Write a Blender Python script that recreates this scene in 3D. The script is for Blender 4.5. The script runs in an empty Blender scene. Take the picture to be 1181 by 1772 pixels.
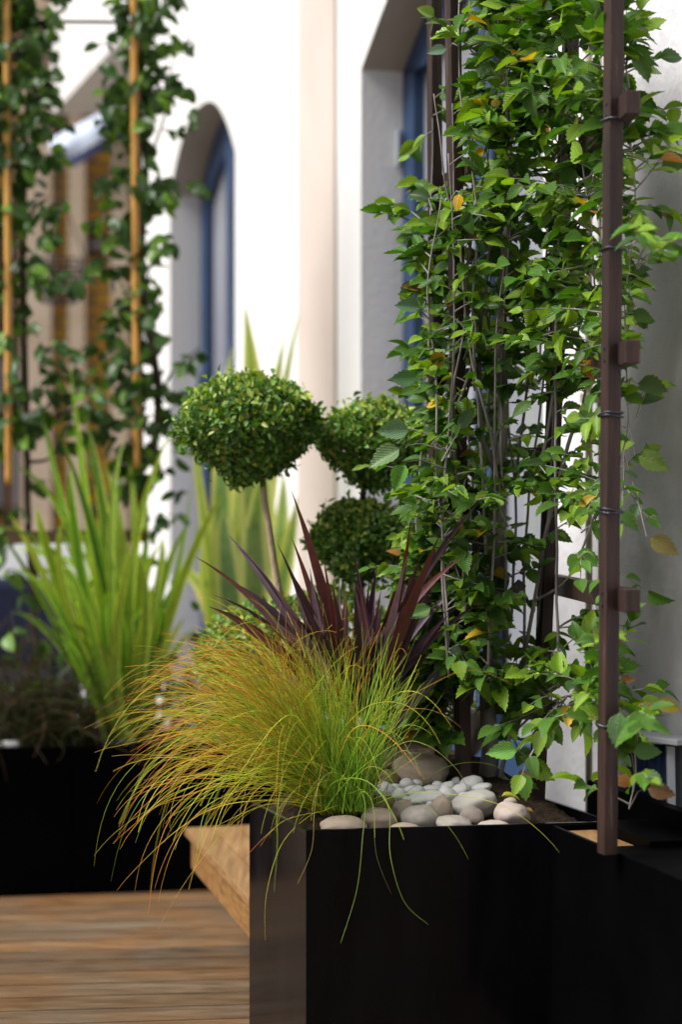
import bpy, math, random
import numpy as np
from mathutils import Vector, noise as mnoise
S = bpy.context.scene
COL = S.collection
rnd = random.Random(11)
R = np.random.default_rng(7)

# ------------------------------------------------------------------ camera
F, CX, CY, H = 3660.0, 590.5, 886.0, 1.225
cam_d = bpy.data.cameras.new("camera")
cam = bpy.data.objects.new("camera", cam_d); COL.objects.link(cam)
cam.location = (0, 0, H); cam.rotation_euler = (math.radians(90), 0, 0)
cam_d.sensor_fit = 'VERTICAL'; cam_d.sensor_height = 36
cam_d.lens = F*36/1772
cam_d.clip_start = 0.05; cam_d.clip_end = 500
cam_d.dof.use_dof = True; cam_d.dof.focus_distance = 4.62; cam_d.dof.aperture_fstop = 1.9
S.camera = cam

# ------------------------------------------------------------------ sky, sun, exposure
SUN_EL, SUN_AZ = math.radians(50), math.radians(-108)     # azimuth clockwise from +Y
w = bpy.data.worlds.new("World"); S.world = w; w.use_nodes = True
nt = w.node_tree; bg = nt.nodes['Background']
sky = nt.nodes.new('ShaderNodeTexSky'); sky.sky_type = 'NISHITA'; sky.sun_disc = False
sky.sun_elevation = SUN_EL; sky.sun_rotation = SUN_AZ; sky.dust_density = 4.0; sky.air_density = 1.0
hs = nt.nodes.new('ShaderNodeHueSaturation'); hs.inputs['Saturation'].default_value = .4
nt.links.new(sky.outputs[0], hs.inputs['Color']); nt.links.new(hs.outputs[0], bg.inputs[0]); bg.inputs[1].default_value = 0.078
sd = bpy.data.lights.new("sun", 'SUN'); sd.energy = 4.2; sd.angle = math.radians(32); sd.color = (1, .97, .93)
sun = bpy.data.objects.new("sun", sd); COL.objects.link(sun)
dv = Vector((math.sin(SUN_AZ)*math.cos(SUN_EL), math.cos(SUN_AZ)*math.cos(SUN_EL), math.sin(SUN_EL)))
sun.rotation_euler = dv.to_track_quat('Z', 'Y').to_euler(); sun.location = (-3, -1, 6)
S.view_settings.view_transform = 'Standard'; S.view_settings.look = 'None'
S.view_settings.exposure = 0.45; S.view_settings.gamma = 1
S.cycles.max_bounces = 8; S.cycles.transparent_max_bounces = 8

# ------------------------------------------------------------------ helpers
def P(px, py, Y): return np.array([(px-CX)/F*Y, Y, H-(py-CY)/F*Y])
U = np.array([-.2965, .955, 0]); U /= np.linalg.norm(U)       # along the house wall, away from us
V = np.array([U[1], -U[0], 0])                                # into the house wall
W0 = np.array([.0679, 7.2, 0])
def WP(t, n, z): return W0 + U*t - V*n + np.array([0, 0, z])  # n>0 stands proud of the wall

def unit(a):
    a = np.asarray(a, float)
    return a/np.maximum(np.linalg.norm(a, axis=-1, keepdims=True), 1e-9)

def tag(o, label=None, cat=None, group=None, kind=None):
    if label: o['label'] = label
    if cat: o['category'] = cat
    if group: o['group'] = group
    if kind: o['kind'] = kind
    return o
def empty(name, loc, label=None, cat=None, group=None):
    o = bpy.data.objects.new(name, None); COL.objects.link(o); o.location = tuple(loc)
    o.empty_display_size = .05
    return tag(o, label, cat, group)

class MB:
    def __init__(s): s.v = []; s.f = []; s.n = 0; s.t = []; s.uv = []; s.nf = []
    def add(s, v, f, tint=None, uv=None):
        v = np.asarray(v, float); k = len(v)
        s.v.append(v); s.f += [tuple(int(i)+s.n for i in q) for q in f]
        s.t.append(np.tile([1., 1, 1], (k, 1)) if tint is None else np.broadcast_to(np.asarray(tint, float), (k, 3)))
        s.uv.append(np.zeros((k, 2)) if uv is None else np.asarray(uv, float))
        s.n += k
    def prism(s, pts, z0, z1):                     # plan polygon, vertical prism
        n = len(pts); v = [(p[0], p[1], z0) for p in pts]+[(p[0], p[1], z1) for p in pts]
        a = sum(pts[i][0]*pts[(i+1) % n][1]-pts[(i+1) % n][0]*pts[i][1] for i in range(n))
        f = [tuple(range(n-1, -1, -1)), tuple(range(n, 2*n))]+[(i, (i+1) % n, n+(i+1) % n, n+i) for i in range(n)]
        if a < 0: f = [q[::-1] for q in f]
        s.add(v, f)
    def box(s, o, ax, ay, az):                     # corner + three edge vectors
        o, ax, ay, az = [np.asarray(q, float) for q in (o, ax, ay, az)]
        v = [o+ax*i+ay*j+az*k for k in (0, 1) for j in (0, 1) for i in (0, 1)]
        f = [(0, 2, 3, 1), (4, 5, 7, 6), (0, 1, 5, 4), (2, 6, 7, 3), (0, 4, 6, 2), (1, 3, 7, 5)]
        if np.dot(np.cross(ax, ay), az) < 0: f = [q[::-1] for q in f]
        s.add(v, f)
    def bar(s, a, b, w, h, up=(0, 0, 1)):          # rectangular bar from a to b
        a, b = np.asarray(a, float), np.asarray(b, float); d = unit(b-a)
        x = np.cross(d, up)
        if np.linalg.norm(x) < 1e-3: x = np.cross(d, V)
        x = unit(x); y = np.cross(x, d)
        s.box(a-x*w/2-y*h/2, x*w, y*h, b-a)
    def tube(s, pts, rad, n=8, tint=None, cap=True):
        pts = np.asarray(pts, float); k = len(pts)
        rad = np.broadcast_to(np.asarray(rad, float), (k,))
        d = np.gradient(pts, axis=0); d = unit(d)
        ref = np.array([0, 0, 1.]) if abs(d[0][2]) < .9 else np.array([1., 0, 0])
        x = unit(np.cross(d[0], ref)); v = []
        for i in range(k):
            x = unit(x-d[i]*np.dot(x, d[i])); y = np.cross(d[i], x)
            for j in range(n):
                a = 2*math.pi*j/n; v.append(pts[i]+rad[i]*(x*math.cos(a)+y*math.sin(a)))
        f = [(i*n+j, i*n+(j+1) % n, (i+1)*n+(j+1) % n, (i+1)*n+j) for i in range(k-1) for j in range(n)]
        if cap: f += [tuple(range(n-1, -1, -1)), tuple(range((k-1)*n, k*n))]
        s.add(v, f, tint)
    def build(s, name, m, parent=None, smooth=False, bevel=0, tint=False):
        me = bpy.data.meshes.new(name)
        v = np.concatenate(s.v); me.from_pydata(v.tolist(), [], s.f); me.update()
        if tint:
            c = me.color_attributes.new("tint", 'FLOAT_COLOR', 'POINT')
            t = np.concatenate(s.t); c.data.foreach_set('color', np.hstack([t, np.ones((len(t), 1))]).ravel().astype(np.float32))
            uvl = me.uv_layers.new(name="UVMap"); idx = np.zeros(len(me.loops), dtype=np.int32); me.loops.foreach_get('vertex_index', idx)
            uvl.data.foreach_set('uv', np.concatenate(s.uv)[idx].ravel().astype(np.float32))
        return link_mesh(name, me, m, parent, smooth, bevel)

def link_mesh(name, me, m, parent=None, smooth=False, bevel=0):
    o = bpy.data.objects.new(name, me); COL.objects.link(o)
    me.materials.append(m)
    if smooth: me.polygons.foreach_set('use_smooth', [True]*len(me.polygons))
    if parent is not None:
        o.parent = parent
        # geometry is written in world metres: bring it into the parent's frame
        loc = parent_loc(parent); me.transform(__import__('mathutils').Matrix.Translation(-loc))
    if bevel:
        b = o.modifiers.new("bevel", 'BEVEL'); b.width = bevel; b.segments = 2; b.limit_method = 'ANGLE'
    return o
def parent_loc(p):
    l = Vector((0, 0, 0))
    while p is not None: l = l+Vector(p.location); p = p.parent
    return l

def bulk(name, V_, F_, T_, UV_, m, parent=None, smooth=True):
    """big numpy mesh, F_ is (n,4) quads"""
    me = bpy.data.meshes.new(name); nv, nf = len(V_), len(F_)
    me.vertices.add(nv); me.vertices.foreach_set('co', V_.ravel().astype(np.float32))
    me.loops.add(nf*4); me.loops.foreach_set('vertex_index', F_.ravel().astype(np.int32))
    me.polygons.add(nf); me.polygons.foreach_set('loop_start', (np.arange(nf)*4).astype(np.int32))
    me.update(calc_edges=True); me.validate()
    c = me.color_attributes.new("tint", 'FLOAT_COLOR', 'POINT')
    c.data.foreach_set('color', np.hstack([T_, np.ones((nv, 1))]).ravel().astype(np.float32))
    uvl = me.uv_layers.new(name="UVMap")
    idx = np.zeros(len(me.loops), dtype=np.int32); me.loops.foreach_get('vertex_index', idx)
    uvl.data.foreach_set('uv', UV_[idx].ravel().astype(np.float32))
    return link_mesh(name, me, m, parent, smooth)

# leaf templates --------------------------------------------------------------
def template(kind):
    if kind == 'hornbeam': ns, cols = 14, [-1, -.5, 0, .5, 1]
    elif kind == 'pear': ns, cols = 8, [-1, 0, 1]
    else: ns, cols = 4, [-1, 0, 1]
    v, uv = [], []
    for i in range(ns):
        s = i/(ns-1)
        if kind == 'hornbeam':
            w_ = math.sin(math.pi*min(1, s**.78))**.75 if 0 < s < 1 else 0
            w_ = max(w_*(1.05-.25*s), 0.0)
            if 0 < i < ns-1: w_ *= (1.05 if i % 2 else .93)
        elif kind == 'pear':
            w_ = math.sin(math.pi*s**.85)**.6 if 0 < s < 1 else 0
        else:
            w_ = [0.12, .95, .8, 0][i]
        w_ = max(w_, .02)
        for c in cols:
            z = abs(c)*w_*.13
            if kind == 'hornbeam' and abs(c) == .5: z += (.012 if i % 2 else -.012)
            v.append((s+(-.03*abs(c) if kind == 'hornbeam' and i % 2 == 0 else .02*abs(c)), c*w_*.5, z)); uv.append((c*w_*.5+.5, s))
    if kind != 'box':
        v = [(-.16, c*.008, .0) for c in cols]+v; uv = [(c*.02+.5, 0) for c in cols]+uv; ns += 1
    nc = len(cols)
    f = [(i*nc+j, i*nc+j+1, (i+1)*nc+j+1, (i+1)*nc+j) for i in range(ns-1) for j in range(nc-1)]
    return np.array(v), np.array(f), np.array(uv)
TPL = {k: template(k) for k in ('hornbeam', 'pear', 'box')}
def leaves(name, kind, pos, d, n, L, Wd, tint, m, parent, curl=None):
    tv, tf, tuv = TPL[kind]; N, k = len(pos), len(tv)
    d = unit(d); n = unit(n-d*np.sum(n*d, 1, keepdims=True)); s = np.cross(n, d)
    curl = np.zeros(N) if curl is None else curl
    x, y, z = tv[:, 0], tv[:, 1], tv[:, 2]
    zz = z[None]*(1+R.uniform(-.8, 1.2, N))[:, None]-curl[:, None]*x[None]**2+R.normal(0, .12, N)[:, None]*x[None]*y[None]*4*.5
    V_ = pos[:, None]+d[:, None]*(x[None, :, None]*L[:, None, None])+s[:, None]*(y[None, :, None]*Wd[:, None, None])+n[:, None]*(zz*L[:, None])[..., None]
    F_ = (tf[None]+(np.arange(N)*k)[:, None, None]).reshape(-1, 4)
    T_ = np.repeat(tint, k, 0)
    UV = np.tile(tuv, (N, 1))
    return bulk(name, V_.reshape(-1, 3), F_, T_, UV, m, parent)

def ribbons(name, paths, wid, side, tint, m, parent, fold=.25, stripes=None):
    """strap leaves: paths (N,K,3); wid (N,K) full width; side (N,3) across vector; three verts across (five when striped)"""
    N, K, _ = paths.shape
    d = unit(np.gradient(paths, axis=1)); s = side[:, None]-d*np.sum(side[:, None]*d, 2, keepdims=True); s = unit(s)
    n = np.cross(s, d); cols = np.array([-1, -.5, 0, .5, 1]); nc = 5
    off = s[:, :, None]*(cols[None, None, :, None]*.5*wid[:, :, None, None])+n[:, :, None]*(np.abs(cols)[None, None, :, None]*fold*wid[:, :, None, None]*.5)
    V_ = (paths[:, :, None]+off).reshape(-1, 3)
    base = np.arange(N)[:, None, None]*K*nc+np.arange(K-1)[None, :, None]*nc+np.arange(nc-1)[None, None]
    F_ = np.stack([base, base+1, base+nc+1, base+nc], -1).reshape(-1, 4)
    if tint.ndim == 2: tint = np.repeat(tint[:, None], K, 1)
    T_ = np.repeat(tint[:, :, None], nc, 2).reshape(-1, 3)
    uv = np.zeros((N, K, nc, 2)); uv[..., 0] = (cols*.5+.5)[None, None]; uv[..., 1] = np.linspace(0, 1, K)[None, :, None]
    return bulk(name, V_, F_, T_, uv.reshape(-1, 2), m, parent)

def blades(name, paths, rad, tint, m, parent):
    """thin grass blades, three-sided; paths (N,K,3), rad (N,K), tint (N,K,3)"""
    N, K, _ = paths.shape
    d = unit(np.gradient(paths, axis=1)); ref = unit(R.normal(0, 1, (N, 1, 3)))
    x = unit(np.cross(d, np.broadcast_to(ref, d.shape))); y = np.cross(d, x)
    ang = np.array([0, 2.094, 4.189]); sc = np.array([1.0, .62, .62])
    off = (x[:, :, None]*np.cos(ang)[None, None, :, None]+y[:, :, None]*np.sin(ang)[None, None, :, None])*(rad[:, :, None]*sc)[..., None]
    V_ = (paths[:, :, None]+off).reshape(-1, 3)
    b = (np.arange(N)[:, None]*K+np.arange(K-1)[None])[..., None]*3
    j = np.arange(3)[None, None]; j2 = (j+1) % 3
    F_ = np.stack([b+j, b+j2, b+3+j2, b+3+j], -1).reshape(-1, 4)
    T_ = np.repeat(tint[:, :, None], 3, 2).reshape(-1, 3); UV = np.zeros((len(V_), 2))
    return bulk(name, V_, F_, T_, UV, m, parent)

def droop(root, d0, L, g, K, wob=0.0, pw=1.0):
    """N blades grown from root with heading d0, length L, bending towards the ground"""
    N = len(root); p = np.zeros((N, K, 3)); p[:, 0] = root; d = unit(d0); st = L/(K-1)
    wv = R.normal(0, 1, (N, 3))
    for k in range(1, K):
        s = k/(K-1)
        d = d+np.array([0, 0, -1.])*(g*(s**pw)/(K-1))[:, None]+wv*wob/(K-1)
        if wob and k % 4 == 0: wv = R.normal(0, 1, (N, 3))
        d = unit(d); p[:, k] = p[:, k-1]+d*st[:, None]
    return p

# ------------------------------------------------------------------ materials
def mat(name, base=(.5, .5, .5), rough=.6, spec=.5, metal=0):
    m = bpy.data.materials.new(name); m.use_nodes = True
    b = m.node_tree.nodes['Principled BSDF']
    b.inputs['Base Color'].default_value = (*base, 1); b.inputs['Roughness'].default_value = rough
    b.inputs['Specular IOR Level'].default_value = spec; b.inputs['Metallic'].default_value = metal
    return m
def nd(m, t, **kw):
    n = m.node_tree.nodes.new(t)
    for k, v in kw.items():
        if k in n.inputs.keys() if hasattr(n.inputs, 'keys') else False: n.inputs[k].default_value = v
        else: setattr(n, k, v)
    return n
def lk(m, a, b): m.node_tree.links.new(a, b)
def noise_mat(name, c1, c2, scale=8, rough=.6, spec=.4, bump=.2, bscale=60, stretch=(1, 1, 1), c3=None, rr=None, dist=.01):
    m = mat(name, c1, rough, spec); b = m.node_tree.nodes['Principled BSDF']
    tc = nd(m, 'ShaderNodeTexCoord'); mp = nd(m, 'ShaderNodeMapping'); mp.inputs['Scale'].default_value = stretch
    lk(m, tc.outputs['Object'], mp.inputs['Vector'])
    n1 = nd(m, 'ShaderNodeTexNoise'); n1.inputs['Scale'].default_value = scale; n1.inputs['Detail'].default_value = 6
    lk(m, mp.outputs[0], n1.inputs['Vector'])
    cr = nd(m, 'ShaderNodeValToRGB'); e = cr.color_ramp.elements
    e[0].position = .32; e[0].color = (*c1, 1); e[1].position = .68; e[1].color = (*c2, 1)
    if c3: x = e.new(.82); x.color = (*c3, 1)
    lk(m, n1.outputs['Fac'], cr.inputs[0]); lk(m, cr.outputs[0], b.inputs['Base Color'])
    n2 = nd(m, 'ShaderNodeTexNoise'); n2.inputs['Scale'].default_value = bscale; n2.inputs['Detail'].default_value = 4
    lk(m, mp.outputs[0], n2.inputs['Vector'])
    bp = nd(m, 'ShaderNodeBump'); bp.inputs['Strength'].default_value = bump; bp.inputs['Distance'].default_value = dist
    lk(m, n2.outputs['Fac'], bp.inputs['Height']); lk(m, bp.outputs[0], b.inputs['Normal'])
    if rr:
        mr = nd(m, 'ShaderNodeMapRange'); mr.inputs['To Min'].default_value = rr[0]; mr.inputs['To Max'].default_value = rr[1]
        lk(m, n1.outputs['Fac'], mr.inputs['Value']); lk(m, mr.outputs[0], b.inputs['Roughness'])
    return m
def leaf_mat(name, rough=.42, trans=.3, spec=.5, vein=0, bumpn=0, stripe=None, tcol=(1.25, 1.35, .5), undr=.35):
    m = mat(name, (.1, .2, .03), rough, spec); b = m.node_tree.nodes['Principled BSDF']
    at = nd(m, 'ShaderNodeAttribute'); at.attribute_name = 'tint'
    uv = nd(m, 'ShaderNodeUVMap'); uv.uv_map = 'UVMap'; sx = nd(m, 'ShaderNodeSeparateXYZ'); lk(m, uv.outputs[0], sx.inputs[0])
    tc = nd(m, 'ShaderNodeTexCoord'); nz = nd(m, 'ShaderNodeTexNoise'); nz.inputs['Scale'].default_value = 45; nz.inputs['Detail'].default_value = 3
    lk(m, tc.outputs['Object'], nz.inputs['Vector'])
    mr = nd(m, 'ShaderNodeMapRange'); mr.inputs['To Min'].default_value = .65; mr.inputs['To Max'].default_value = 1.35; lk(m, nz.outputs['Fac'], mr.inputs['Value'])
    mul = nd(m, 'ShaderNodeVectorMath', operation='SCALE'); lk(m, at.outputs['Color'], mul.inputs[0]); lk(m, mr.outputs[0], mul.inputs['Scale'])
    col = mul.outputs[0]
    def math_(op, a, b_=None):
        x = nd(m, 'ShaderNodeMath', operation=op)
        for i, q in enumerate((a, b_)):
            if q is None: continue
            if isinstance(q, (int, float)): x.inputs[i].default_value = q
            else: lk(m, q, x.inputs[i])
        return x.outputs[0]
    if vein:
        ax = math_('ABSOLUTE', math_('SUBTRACT', sx.outputs[0], .5))
        ph = math_('MULTIPLY', math_('SUBTRACT', sx.outputs[1], math_('MULTIPLY', ax, .9)), vein*6.2832)
        sn = math_('SINE', ph); vl = math_('POWER', math_('ADD', math_('MULTIPLY', sn, .5), .5), 5.0)
        mid = math_('LESS_THAN', ax, .018); vv = math_('MAXIMUM', vl, mid)
        mx = nd(m, 'ShaderNodeMixRGB'); mx.blend_type = 'MIX'; lk(m, math_('MULTIPLY', vv, .5), mx.inputs[0]); lk(m, col, mx.inputs[1])
        sc = nd(m, 'ShaderNodeVectorMath', operation='MULTIPLY'); lk(m, col, sc.inputs[0]); sc.inputs[1].default_value = (1.9, 1.5, 1.6)
        lk(m, sc.outputs[0], mx.inputs[2]); col = mx.outputs[0]
        bp = nd(m, 'ShaderNodeBump'); bp.inputs['Strength'].default_value = .9; bp.inputs['Distance'].default_value = .0022; bp.invert = True
        lk(m, vv, bp.inputs['Height']); lk(m, bp.outputs[0], b.inputs['Normal'])
    if stripe:
        ax = math_('ABSOLUTE', math_('SUBTRACT', sx.outputs[0], .5))
        w1 = nd(m, 'ShaderNodeTexNoise'); w1.inputs['Scale'].default_value = 9; mpx = nd(m, 'ShaderNodeMapping'); mpx.inputs['Scale'].default_value = (1, .15, 1)
        lk(m, uv.outputs[0], mpx.inputs[0]); lk(m, mpx.outputs[0], w1.inputs['Vector'])
        e_ = math_('GREATER_THAN', math_('ADD', ax, math_('MULTIPLY', math_('SUBTRACT', w1.outputs['Fac'], .5), .25)), stripe[1])
        mx = nd(m, 'ShaderNodeMixRGB'); lk(m, e_, mx.inputs[0]); lk(m, col, mx.inputs[1]); mx.inputs[2].default_value = (*stripe[0], 1); col = mx.outputs[0]
    geo = nd(m, 'ShaderNodeNewGeometry'); un = nd(m, 'ShaderNodeMixRGB')
    lk(m, math_('MULTIPLY', geo.outputs['Backfacing'], undr), un.inputs[0]); lk(m, col, un.inputs[1]); un.inputs[2].default_value = (.22, .3, .13, 1)
    if undr > 0: col = un.outputs[0]
    lk(m, col, b.inputs['Base Color'])
    tr = nd(m, 'ShaderNodeBsdfTranslucent'); tm = nd(m, 'ShaderNodeVectorMath', operation='MULTIPLY'); lk(m, col, tm.inputs[0]); tm.inputs[1].default_value = tcol
    lk(m, tm.outputs[0], tr.inputs[0])
    ms = nd(m, 'ShaderNodeMixShader'); ms.inputs[0].default_value = trans
    out = m.node_tree.nodes['Material Output']
    lk(m, b.outputs[0], ms.inputs[1]); lk(m, tr.outputs[0], ms.inputs[2]); lk(m, ms.outputs[0], out.inputs['Surface'])
    return m
def tint_mat(name, rough=.7, spec=.3, bump=.3, bscale=90, stretch=(1, 1, 1), spots=0):
    m = noise_mat(name, (.75, .75, .75), (1.15, 1.15, 1.15), 14, rough, spec, bump, bscale, stretch)
    b = m.node_tree.nodes['Principled BSDF']; l = b.inputs['Base Color'].links[0]; src = l.from_socket
    at = nd(m, 'ShaderNodeAttribute'); at.attribute_name = 'tint'
    mu = nd(m, 'ShaderNodeVectorMath', operation='MULTIPLY'); lk(m, src, mu.inputs[0]); lk(m, at.outputs['Color'], mu.inputs[1])
    lk(m, mu.outputs[0], b.inputs['Base Color']); return m

M = {}
M['white'] = noise_mat('white_render', (.71, .705, .70), (.76, .755, .755), 1.6, .85, .2, .25, 55)
M['beige'] = noise_mat('beige_render', (.56, .48, .435), (.62, .54, .49), 2.5, .85, .2, .25, 55)
M['grey'] = noise_mat('shaded_render', (.60, .59, .62), (.72, .71, .74), 1.3, .9, .2, .45, 30)  # wall right of the window, its shade put into the colour
M['reveal'] = noise_mat('reveal_render', (.66, .65, .66), (.72, .71, .71), 3, .85, .2, .2, 55)
M['soffit'] = noise_mat('shaded_soffit', (.34, .31, .27), (.42, .38, .33), 3, .85, .2, .2, 55)  # darker than the wall: shade under the arches put into the colour
M['blue'] = noise_mat('blue_paint', (.014, .038, .10), (.022, .055, .13), 6, .38, .5, .05, 40)
M['glass'] = noise_mat('window_glass', (.22, .23, .27), (.30, .31, .35), 1.2, .08, .8, .02, 3)
M['dark'] = mat('dark_interior', (.015, .015, .02), .8, .2)
M['black'] = noise_mat('black_lacquer', (.002, .002, .003), (.004, .004, .0055), 5, .10, .12, .04, 7, (3, 3, .5), c3=(.006, .006, .0065), rr=(.05, .22), dist=.003)
M['blackm'] = noise_mat('black_powder_coat', (.0012, .0012, .0014), (.002, .002, .0022), 5, .35, .01, .05, 200)
M['soil'] = noise_mat('soil', (.018, .012, .008), (.06, .042, .028), 60, .95, .1, 1, 130, c3=(.07, .05, .032))
M['post'] = noise_mat('stained_post', (.014, .007, .006), (.042, .020, .015), 9, .5, .35, .6, 60, (6, 6, .6), c3=(.13, .085, .068), dist=.004)
M['stake'] = noise_mat('grey_wood', (.045, .036, .034), (.13, .105, .10), 9, .7, .3, .6, 70, (3, 3, 1))
M['bark'] = noise_mat('grey_bark', (.09, .075, .065), (.30, .28, .27), 14, .7, .3, .7, 120, (1, 1, .35), c3=(.42, .40, .39), dist=.003)
M['darkbark'] = noise_mat('dark_bark', (.03, .022, .015), (.09, .07, .045), 20, .8, .2, .6, 90, (1, 1, .4))
M['palebark'] = noise_mat('pale_bark', (.34, .26, .16), (.52, .42, .30), 25, .75, .25, .5, 120, (1, 1, .4))
M['bamboo'] = noise_mat('bamboo', (.52, .25, .05), (.66, .36, .08), 6, .45, .5, .1, 40, (1, 1, .3))
M['benchtop'] = noise_mat('bench_timber', (.20, .10, .035), (.33, .19, .08), 5, .42, .45, .35, 40, (16, .9, 16), c3=(.42, .28, .15), dist=.004)
M['benchfront'] = noise_mat('bench_board_shaded', (.16, .075, .02), (.30, .155, .05), 5, .5, .4, .35, 40, (16, .9, 16), c3=(.36, .2, .08), dist=.004)  # bench timber again, the front board's shade put into its colour
M['stone'] = tint_mat('stone', .68, .3, .35, 70)
M['rod'] = mat('dark_rod', (.02, .018, .022), .5, .4, .3)
M['pipe'] = noise_mat('cream_pipe', (.42, .38, .28), (.5, .46, .35), 6, .5, .4, .1, 30)
M['tie'] = mat('cable_tie', (.02, .02, .03), .35, .5)
M['hornleaf'] = leaf_mat('hornbeam_leaf', .38, .26, .32, vein=9, undr=.12)
M['pearleaf'] = leaf_mat('pear_leaf', .36, .28, .35, undr=.1)
M['boxleaf'] = leaf_mat('box_leaf', .42, .22, .45, undr=.15)
M['grass'] = leaf_mat('grass_blade', .5, .25, .35, tcol=(1.2, 1.2, .5), undr=0)
M['strap'] = leaf_mat('strap_leaf', .4, .35, .5, stripe=((.55, .68, .07), .40), undr=0)
M['pale_strap'] = leaf_mat('cream_strap_leaf', .45, .5, .4, stripe=((.80, .80, .38), .26), undr=0)
M['purple'] = leaf_mat('purple_leaf', .38, .10, .55, tcol=(1.5, .8, .6), undr=0)

# ------------------------------------------------------------------ ground and deck
g = MB(); g.add([(-60, -30, -.06), (60, -30, -.06), (60, 90, -.06), (-60, 90, -.06)], [(0, 1, 2, 3)])
tag(g.build('ground', noise_mat('paving', (.22, .21, .2), (.3, .29, .28), 3, .85, .3, .3, 30)), kind='structure')
dk = MB(); DV = unit(np.array([.992, .126, 0])); DU = np.array([-DV[1], DV[0], 0])
pitch = .142
for i in range(-8, 80):
    o = DU*(i*pitch)+DV*(-6.0)+np.array([0, 0, -.028])
    c = R.uniform(.75, 1.25); hue = R.uniform(-1, 1)
    k0 = dk.n
    dk.box(o, DV*9.5, DU*(pitch-.009), (0, 0, .028))
    dk.t[-1] = np.tile([c*(1+.12*hue), c, c*(1-.2*hue)], (8, 1))
m = bpy.data.materials.new('deck_timber'); m.use_nodes = True
b = m.node_tree.nodes['Principled BSDF']; b.inputs['Roughness'].default_value = .5; b.inputs['Specular IOR Level'].default_value = .4
tc = nd(m, 'ShaderNodeTexCoord'); mp = nd(m, 'ShaderNodeMapping'); mp.inputs['Rotation'].default_value = (0, 0, -math.atan2(DV[1], DV[0])); mp.inputs['Scale'].default_value = (1.0, 6, 1)
lk(m, tc.outputs['Object'], mp.inputs[0]); n1 = nd(m, 'ShaderNodeTexNoise'); n1.inputs['Scale'].default_value = 4.5; n1.inputs['Detail'].default_value = 10; n1.inputs['Roughness'].default_value = .62; n1.inputs['Distortion'].default_value = .6
lk(m, mp.outputs[0], n1.inputs['Vector'])
cr = nd(m, 'ShaderNodeValToRGB'); e = cr.color_ramp.elements; e[0].position = .3; e[0].color = (.085, .052, .03, 1); e[1].position = .72; e[1].color = (.30, .245, .185, 1); x = e.new(.5); x.color = (.19, .125, .07, 1); x = e.new(.62); x.color = (.24, .18, .125, 1)
lk(m, n1.outputs['Fac'], cr.inputs[0])
at = nd(m, 'ShaderNodeAttribute'); at.attribute_name = 'tint'; mu = nd(m, 'ShaderNodeVectorMath', operation='MULTIPLY'); lk(m, cr.outputs[0], mu.inputs[0]); lk(m, at.outputs['Color'], mu.inputs[1])
n3 = nd(m, 'ShaderNodeTexNoise'); n3.inputs['Scale'].default_value = 2.5; n3.inputs['Detail'].default_value = 4; lk(m, tc.outputs['Object'], n3.inputs['Vector'])
c3 = nd(m, 'ShaderNodeValToRGB'); q = c3.color_ramp.elements; q[0].position = .42; q[0].color = (1.1, .88, .66, 1); q[1].position = .6; q[1].color = (1, 1, 1, 1); lk(m, n3.outputs['Fac'], c3.inputs[0])
mu2 = nd(m, 'ShaderNodeVectorMath', operation='MULTIPLY'); lk(m, mu.outputs[0], mu2.inputs[0]); lk(m, c3.outputs[0], mu2.inputs[1]); dk_ = nd(m, 'ShaderNodeVectorMath', operation='SCALE'); lk(m, mu2.outputs[0], dk_.inputs[0]); dk_.inputs['Scale'].default_value = .68; lk(m, dk_.outputs[0], b.inputs['Base Color'])
bp = nd(m, 'ShaderNodeBump'); bp.inputs['Strength'].default_value = .4; bp.inputs['Distance'].default_value = .004; lk(m, n1.outputs['Fac'], bp.inputs['Height']); lk(m, bp.outputs[0], b.inputs['Normal'])
tag(dk.build('deck', m, tint=True), kind='structure')

# ------------------------------------------------------------------ rendered house along the right
ZT = 5.2
SPR = H+1.507; RISE = .29
OPEN = [(-1.6, 0.0), (1.72, 2.98)]
def arch(a, b, t): s = (t-(a+b)/2)/((b-a)/2); return SPR+(.31*(1-abs(s)**2.4) if a > 0 else .42*(1-abs(s)**1.25))
house = empty('rendered_house', WP(1.5, 0, 0), 'white rendered house wall with blue arched windows and a beige pilaster', 'house')
def wallquad(mb, t0, t1, z0a, z0b, z1, n=0): mb.add([WP(t0, n, z0a), WP(t1, n, z0b), WP(t1, n, z1), WP(t0, n, z1)], [(0, 1, 2, 3)])
def wallrect(mb, t0, t1, z0, z1, n=0, th=.35): mb.box(WP(t0, n-th, z0), U*(t1-t0), -V*th, (0, 0, z1-z0))
wl = MB(); RVS = []; TW = .35; TE = 3.76
wallrect(wl, 0.0, OPEN[1][0], 0, ZT); wallrect(wl, OPEN[1][1], TE, 0, ZT)
BEAM = H+2.50
wallrect(wl, TE, 6.35, BEAM, ZT)
for (a, b_) in OPEN:
    rv = MB(); RVS.append(rv); N = 28
    for i in range(N):
        t0 = a+(b_-a)*i/N; t1 = a+(b_-a)*(i+1)/N
        wallquad(wl, t0, t1, arch(a, b_, t0), arch(a, b_, t1), ZT)
        rv.add([WP(t0, 0, arch(a, b_, t0)), WP(t1, 0, arch(a, b_, t1)), WP(t1, -TW, arch(a, b_, t1)), WP(t0, -TW, arch(a, b_, t0))], [(0, 1, 2, 3)])
wl.build('wall', M['white'], house)
for rv in RVS: rv.build('arch_soffit', M['soffit'], house)
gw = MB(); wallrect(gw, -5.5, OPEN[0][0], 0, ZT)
tag(gw.build('wall', M['grey'], house), 'stretch of rendered wall behind the trellis, greyed for shade')
pl = MB(); pl.box(WP(.275, 0.0, 0), U*.46, -V*.012, (0, 0, ZT))
pl.build('pilaster', M['beige'], house)
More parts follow.
